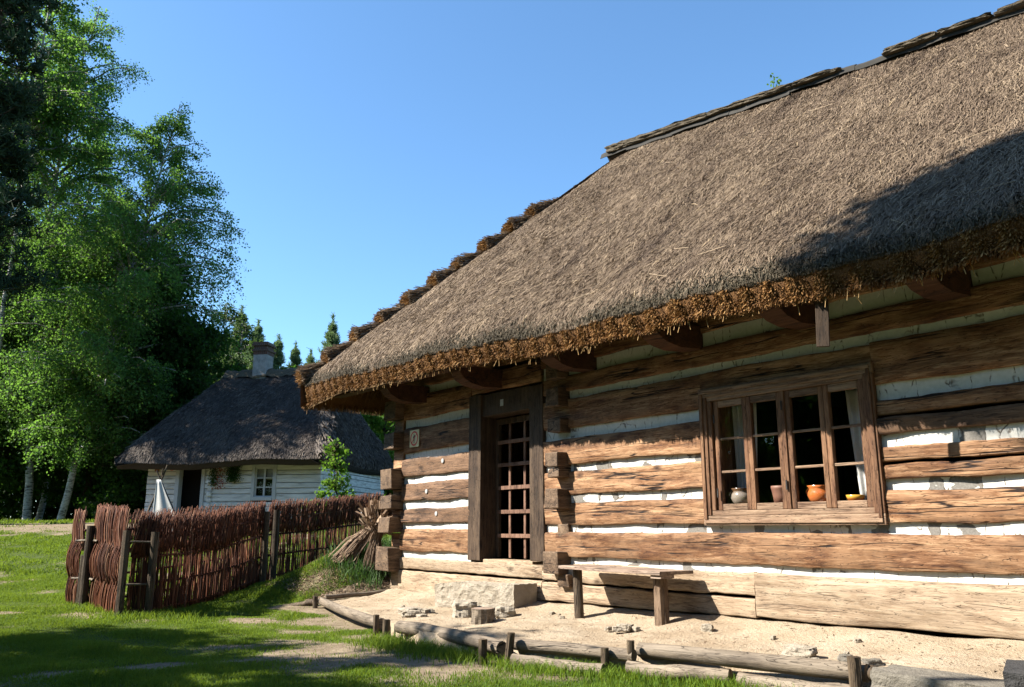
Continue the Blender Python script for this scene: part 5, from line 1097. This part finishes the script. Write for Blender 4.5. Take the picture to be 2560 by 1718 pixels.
tree('birch_tree', 'thin birch at the left edge with only its trunk clear of leaves', G(-21.5, 38), [(0, 0, 0), (0.4, 0, 6), (0.6, 0, 20)], BP, 110, L_BIRCH, BARK_B, 6, leafsize=0.16, twigs=18, lpt=16, hang=1.2, r0=0.15, z0f=0.2)
tree('birch_tree', 'birch peeping out above the pine at the top left corner', G(-20.0, 31), [(0, 0, 0), (0.1, 0, 8), (0.3, 0, 25.5)], BP, 80, L_BIRCH, BARK_B, 7, leafsize=0.14, twigs=16, lpt=14, hang=1.4, r0=0.13, z0f=0.6)
def pine(label, base, H, rmax, nl, seed, mat=None, leafsize=0.22, z0f=0.3, group=None, taper=1.0, dens=90, clump=0.22):
    g = np.random.default_rng(seed); e = empty('pine_tree', base, 0, label=label, cat='tree', group=group); mb = MB(); zz = np.linspace(0, H, 12); tp = np.stack([0.15 * np.sin(zz * 0.3), 0 * zz, zz], -1)
    tubes(mb, tp[None], (0.018 * H * (1 - 0.9 * zz / H))[None] * 0.6, 9); hf = z0f + (0.985 - z0f) * g.random(nl); hf = hf if mat is None else np.clip(np.round(hf * H / 0.6) * 0.6 / H + g.normal(0, 0.008, nl), 0, 0.985); az = g.uniform(0, 6.28, nl)
    L = rmax * np.clip((1.02 - hf) / (1 - z0f), 0.03, 1) ** taper * g.uniform(0.6, 1.15, nl); s0 = np.stack([0.15 * np.sin(hf * H * 0.3), 0 * hf, hf * H], -1); d = np.stack([np.cos(az), np.sin(az), g.normal(0.12, 0.12, nl)], -1)
    t = np.linspace(0, 1, 5)[None, :, None]; lb = s0[:, None] + d[:, None] * L[:, None, None] * t + np.array([0, 0, 1]) * (0.18 * L[:, None, None] * t ** 3); tubes(mb, lb, (0.02 + 0.008 * L)[:, None] * np.linspace(1, 0.3, 5)[None], 5); mb.build('trunk', BARK, e, smooth=True)
    n = nl * 12; li = np.repeat(np.arange(nl), 12); tt = g.uniform(0.3, 1.05, n)
    c = s0[li] + d[li] * (L[li] * tt)[:, None] + np.array([0, 0, 1]) * (0.18 * L[li] * tt ** 3)[:, None] + g.normal(0, 1, (n, 3)) * (0.10 * L[li] + 0.03)[:, None] * [1, 1, 0.55]
    k = max(6, dens // 12 * 2); m_ = n * k; ci = np.repeat(np.arange(n), k); dd = g.normal(size=(m_, 3)); dd /= np.linalg.norm(dd, axis=1, keepdims=True); dd[:, 2] += 0.35
    P0_ = c[ci] + dd * 0.03; P1_ = P0_ + dd * leafsize; q_ = 0 if mat is None else 420; sp_ = np.stack([np.full(q_, tp[-1, 0]), np.zeros(q_), H - 2.2 + 2.9 * g.random(q_)], -1); sp_[:, :2] += g.normal(0, 1, (q_, 2)) * (0.16 * np.clip(H + 0.7 - sp_[:, 2], 0, 3))[:, None] * 0.6; P0_ = np.concatenate([P0_, sp_]); sd_ = g.normal(0, 0.6, (q_, 3)); sd_[:, 2] = np.abs(sd_[:, 2]); dd = np.concatenate([dd, sd_]); P1_ = np.concatenate([P1_, sp_ + sd_ * leafsize * 0.6]); m_ += q_
    w_ = np.cross(dd, g.normal(size=(m_, 3))); w_ /= np.linalg.norm(w_, axis=1, keepdims=True); mb = MB(); ribbons(mb, np.stack([P0_, P1_], 1), w_[:, None] * (leafsize * 0.085) * np.array([1, 0.5])[None, :, None], g.random(m_)); mb.build('crown', mat or L_PINE, e); return e
pine('big dark pine cut off by the left edge of the picture', G(-18.9, 27), 26, 2.2, 230, 1, leafsize=0.26, z0f=0.30, dens=110, taper=0.25)
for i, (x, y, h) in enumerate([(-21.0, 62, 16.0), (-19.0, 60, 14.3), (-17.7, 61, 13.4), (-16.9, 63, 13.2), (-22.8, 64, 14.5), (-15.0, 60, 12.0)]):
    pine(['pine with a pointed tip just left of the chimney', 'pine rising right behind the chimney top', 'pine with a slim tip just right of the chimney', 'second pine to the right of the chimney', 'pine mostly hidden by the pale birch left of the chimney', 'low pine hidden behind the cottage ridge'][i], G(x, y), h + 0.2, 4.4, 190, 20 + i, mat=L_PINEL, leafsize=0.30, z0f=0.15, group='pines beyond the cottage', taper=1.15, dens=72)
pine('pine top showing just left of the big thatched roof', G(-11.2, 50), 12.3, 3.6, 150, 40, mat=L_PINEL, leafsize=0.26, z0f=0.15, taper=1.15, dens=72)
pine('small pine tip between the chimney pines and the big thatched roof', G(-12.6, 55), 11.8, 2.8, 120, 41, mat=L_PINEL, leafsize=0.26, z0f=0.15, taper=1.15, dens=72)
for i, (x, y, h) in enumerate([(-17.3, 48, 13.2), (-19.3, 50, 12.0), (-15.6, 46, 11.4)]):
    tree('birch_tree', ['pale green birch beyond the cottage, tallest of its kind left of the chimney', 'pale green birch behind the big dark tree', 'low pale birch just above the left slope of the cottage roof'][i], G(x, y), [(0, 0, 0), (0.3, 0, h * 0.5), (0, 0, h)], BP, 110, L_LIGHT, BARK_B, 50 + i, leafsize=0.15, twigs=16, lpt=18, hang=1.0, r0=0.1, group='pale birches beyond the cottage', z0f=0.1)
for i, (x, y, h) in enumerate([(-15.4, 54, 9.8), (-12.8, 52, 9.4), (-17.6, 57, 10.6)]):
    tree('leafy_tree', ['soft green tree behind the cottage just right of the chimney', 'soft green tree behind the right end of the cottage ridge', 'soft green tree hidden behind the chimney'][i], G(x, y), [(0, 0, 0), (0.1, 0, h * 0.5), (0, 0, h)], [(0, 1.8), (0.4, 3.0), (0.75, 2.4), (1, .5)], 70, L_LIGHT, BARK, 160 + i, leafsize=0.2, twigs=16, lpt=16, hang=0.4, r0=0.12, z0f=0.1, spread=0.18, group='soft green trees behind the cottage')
tree('leafy_tree', 'bright green tree glimpsed between the thatched eave and the corner of the log house', G(-5.6, 36), [(0, 0, 0), (0, 0, 3), (0, 0, 6.6)], [(0, 1), (0.4, 2.6), (0.8, 1.8), (1, .3)], 60, L_BRIGHT, BARK, 60, leafsize=0.16, twigs=16, lpt=16, hang=0.3, r0=0.1, z0f=0.1)
tree('young_tree', 'young bright green sapling between the wicker fence and the white cottage', G(-4.33, 20), [(0, 0, 0), (0.05, 0, 1.2), (0.02, 0, 2.6)], [(0, .2), (0.25, 0.5), (0.42, 0.75), (0.55, 0.35), (0.7, 0.22), (1, 0.1)], 34, L_BRIGHT, BARK, 61, leafsize=0.085, twigs=7, lpt=12, hang=0.15, r0=0.02, z0f=0.2, spread=0.05, limbup=0.9, droop=0.0)
# undergrowth closing the view under the crowns
mb = MB(); g = np.random.default_rng(77); n = 90000; x = g.uniform(-44, 6, n); y = 43 + g.uniform(0, 12, n) + 1.5 * np.sin(x * 0.5)
hmax = 4.8 + 2.2 * np.sin(x * 0.6) + 1.3 * np.sin(x * 1.7 + 1) + 0.25 * (y - 43); z = gz(x, y) + g.random(n) ** 0.8 * hmax; leafquads(mb, np.stack([x, y, z], -1), 0.34, g)
tag(mb.build('forest_undergrowth', L_DARK), kind='stuff')
# more trees deeper in the wood and left of the view
for i, (x, y, h) in enumerate([(-25, 44, 15), (-29, 50, 17), (-33, 46, 16), (-21, 47, 14), (-27, 38, 13), (-37, 55, 17), (-12, 46, 8.5), (-8, 48, 8)]):
    tree('leafy_tree', 'dark tree deep in the wood at the left' if i < 6 else 'low tree hidden behind the white cottage', G(x, y), [(0, 0, 0), (0.2, 0, h * 0.5), (0, 0, h)], [(0, 2.0), (0.2, 3.2), (0.5, 3.6), (0.8, 2.4), (1, .3)], 70, L_DARK, BARK, 80 + i, leafsize=0.24, twigs=18, lpt=14, hang=0.5, r0=0.14, limbup=0.3, z0f=0.1, spread=0.25, group='trees deep in the wood' if i < 6 else 'low trees behind the cottage')
# trees outside the left of the frame that throw the shade on lawn and roof
def shade(x, y, H, rm, seed, z0f, leaf=L_DARK, nl=46, top=0.5):
    return tree('leafy_tree', 'tree left of the picture that shades the lawn', G(x, y), [(0, 0, 0), (0.1, 0, H * 0.5), (0, 0, H)], [(0, 0.5), (z0f, rm * 0.8), (0.6, rm), (0.85, rm * 0.7), (1, 0.2)], nl, leaf, BARK, seed, leafsize=0.16, twigs=16, lpt=16, hang=0.4, r0=0.13, limbup=0.35, z0f=z0f, spread=0.15, group='trees outside the left of the picture')
shade(-11.0, 7.0, 9.8, 2.1, 201, 0.25); shade(-13.6, 8.4, 8.8, 2.1, 202, 0.2); shade(-10.0, 5.2, 8.0, 1.9, 203, 0.25)
shade(-6.9, 4.2, 14.7, 1.9, 204, 0.835, nl=44)
shade(-15.5, 11.6, 6.2, 1.5, 205, 0.3, nl=50)
def copytree_at(src, x, y, rz, sc, label, group):
    o = src.copy(); COL.objects.link(o); o.location = G(x, y); o.rotation_euler = (0, 0, rz); o.scale = (sc, sc, sc); o['label'] = label; o['group'] = group
    for ch_ in list(src.children):
        c_ = ch_.copy(); COL.objects.link(c_); c_.parent = o
first = shade(-36, 6, 15, 4.8, 210, 0.04, nl=120)  # unseen ring of trees, added to cut sky light on wall and panes
GL = 'unseen trees added around the yard to block sky light'
first['label'] = 'tree outside the picture, added around the yard to block sky light'; first['group'] = GL
ringp = [(-37, 13), (-36, -1), (-35, -8), (-43, 10), (-44, 2), (-38, 20), (-45, 18), (-31, -14), (-25, -18), (-19, -15), (-13, -18), (-7, -15), (-1, -18), (5, -15), (11, -17), (17, -14), (22, -9), (-22, -26), (-10, -27), (2, -27), (14, -26), (-33, -22), (25, -1), (-40, -14), (-16, -21), (8, -22)]
for k, (x, y) in enumerate(ringp):
    copytree_at(first, x, y, k * 1.3, 1.0 + 0.25 * math.sin(k * 2.1), 'tree outside the picture, added around the yard to block sky light', GL)
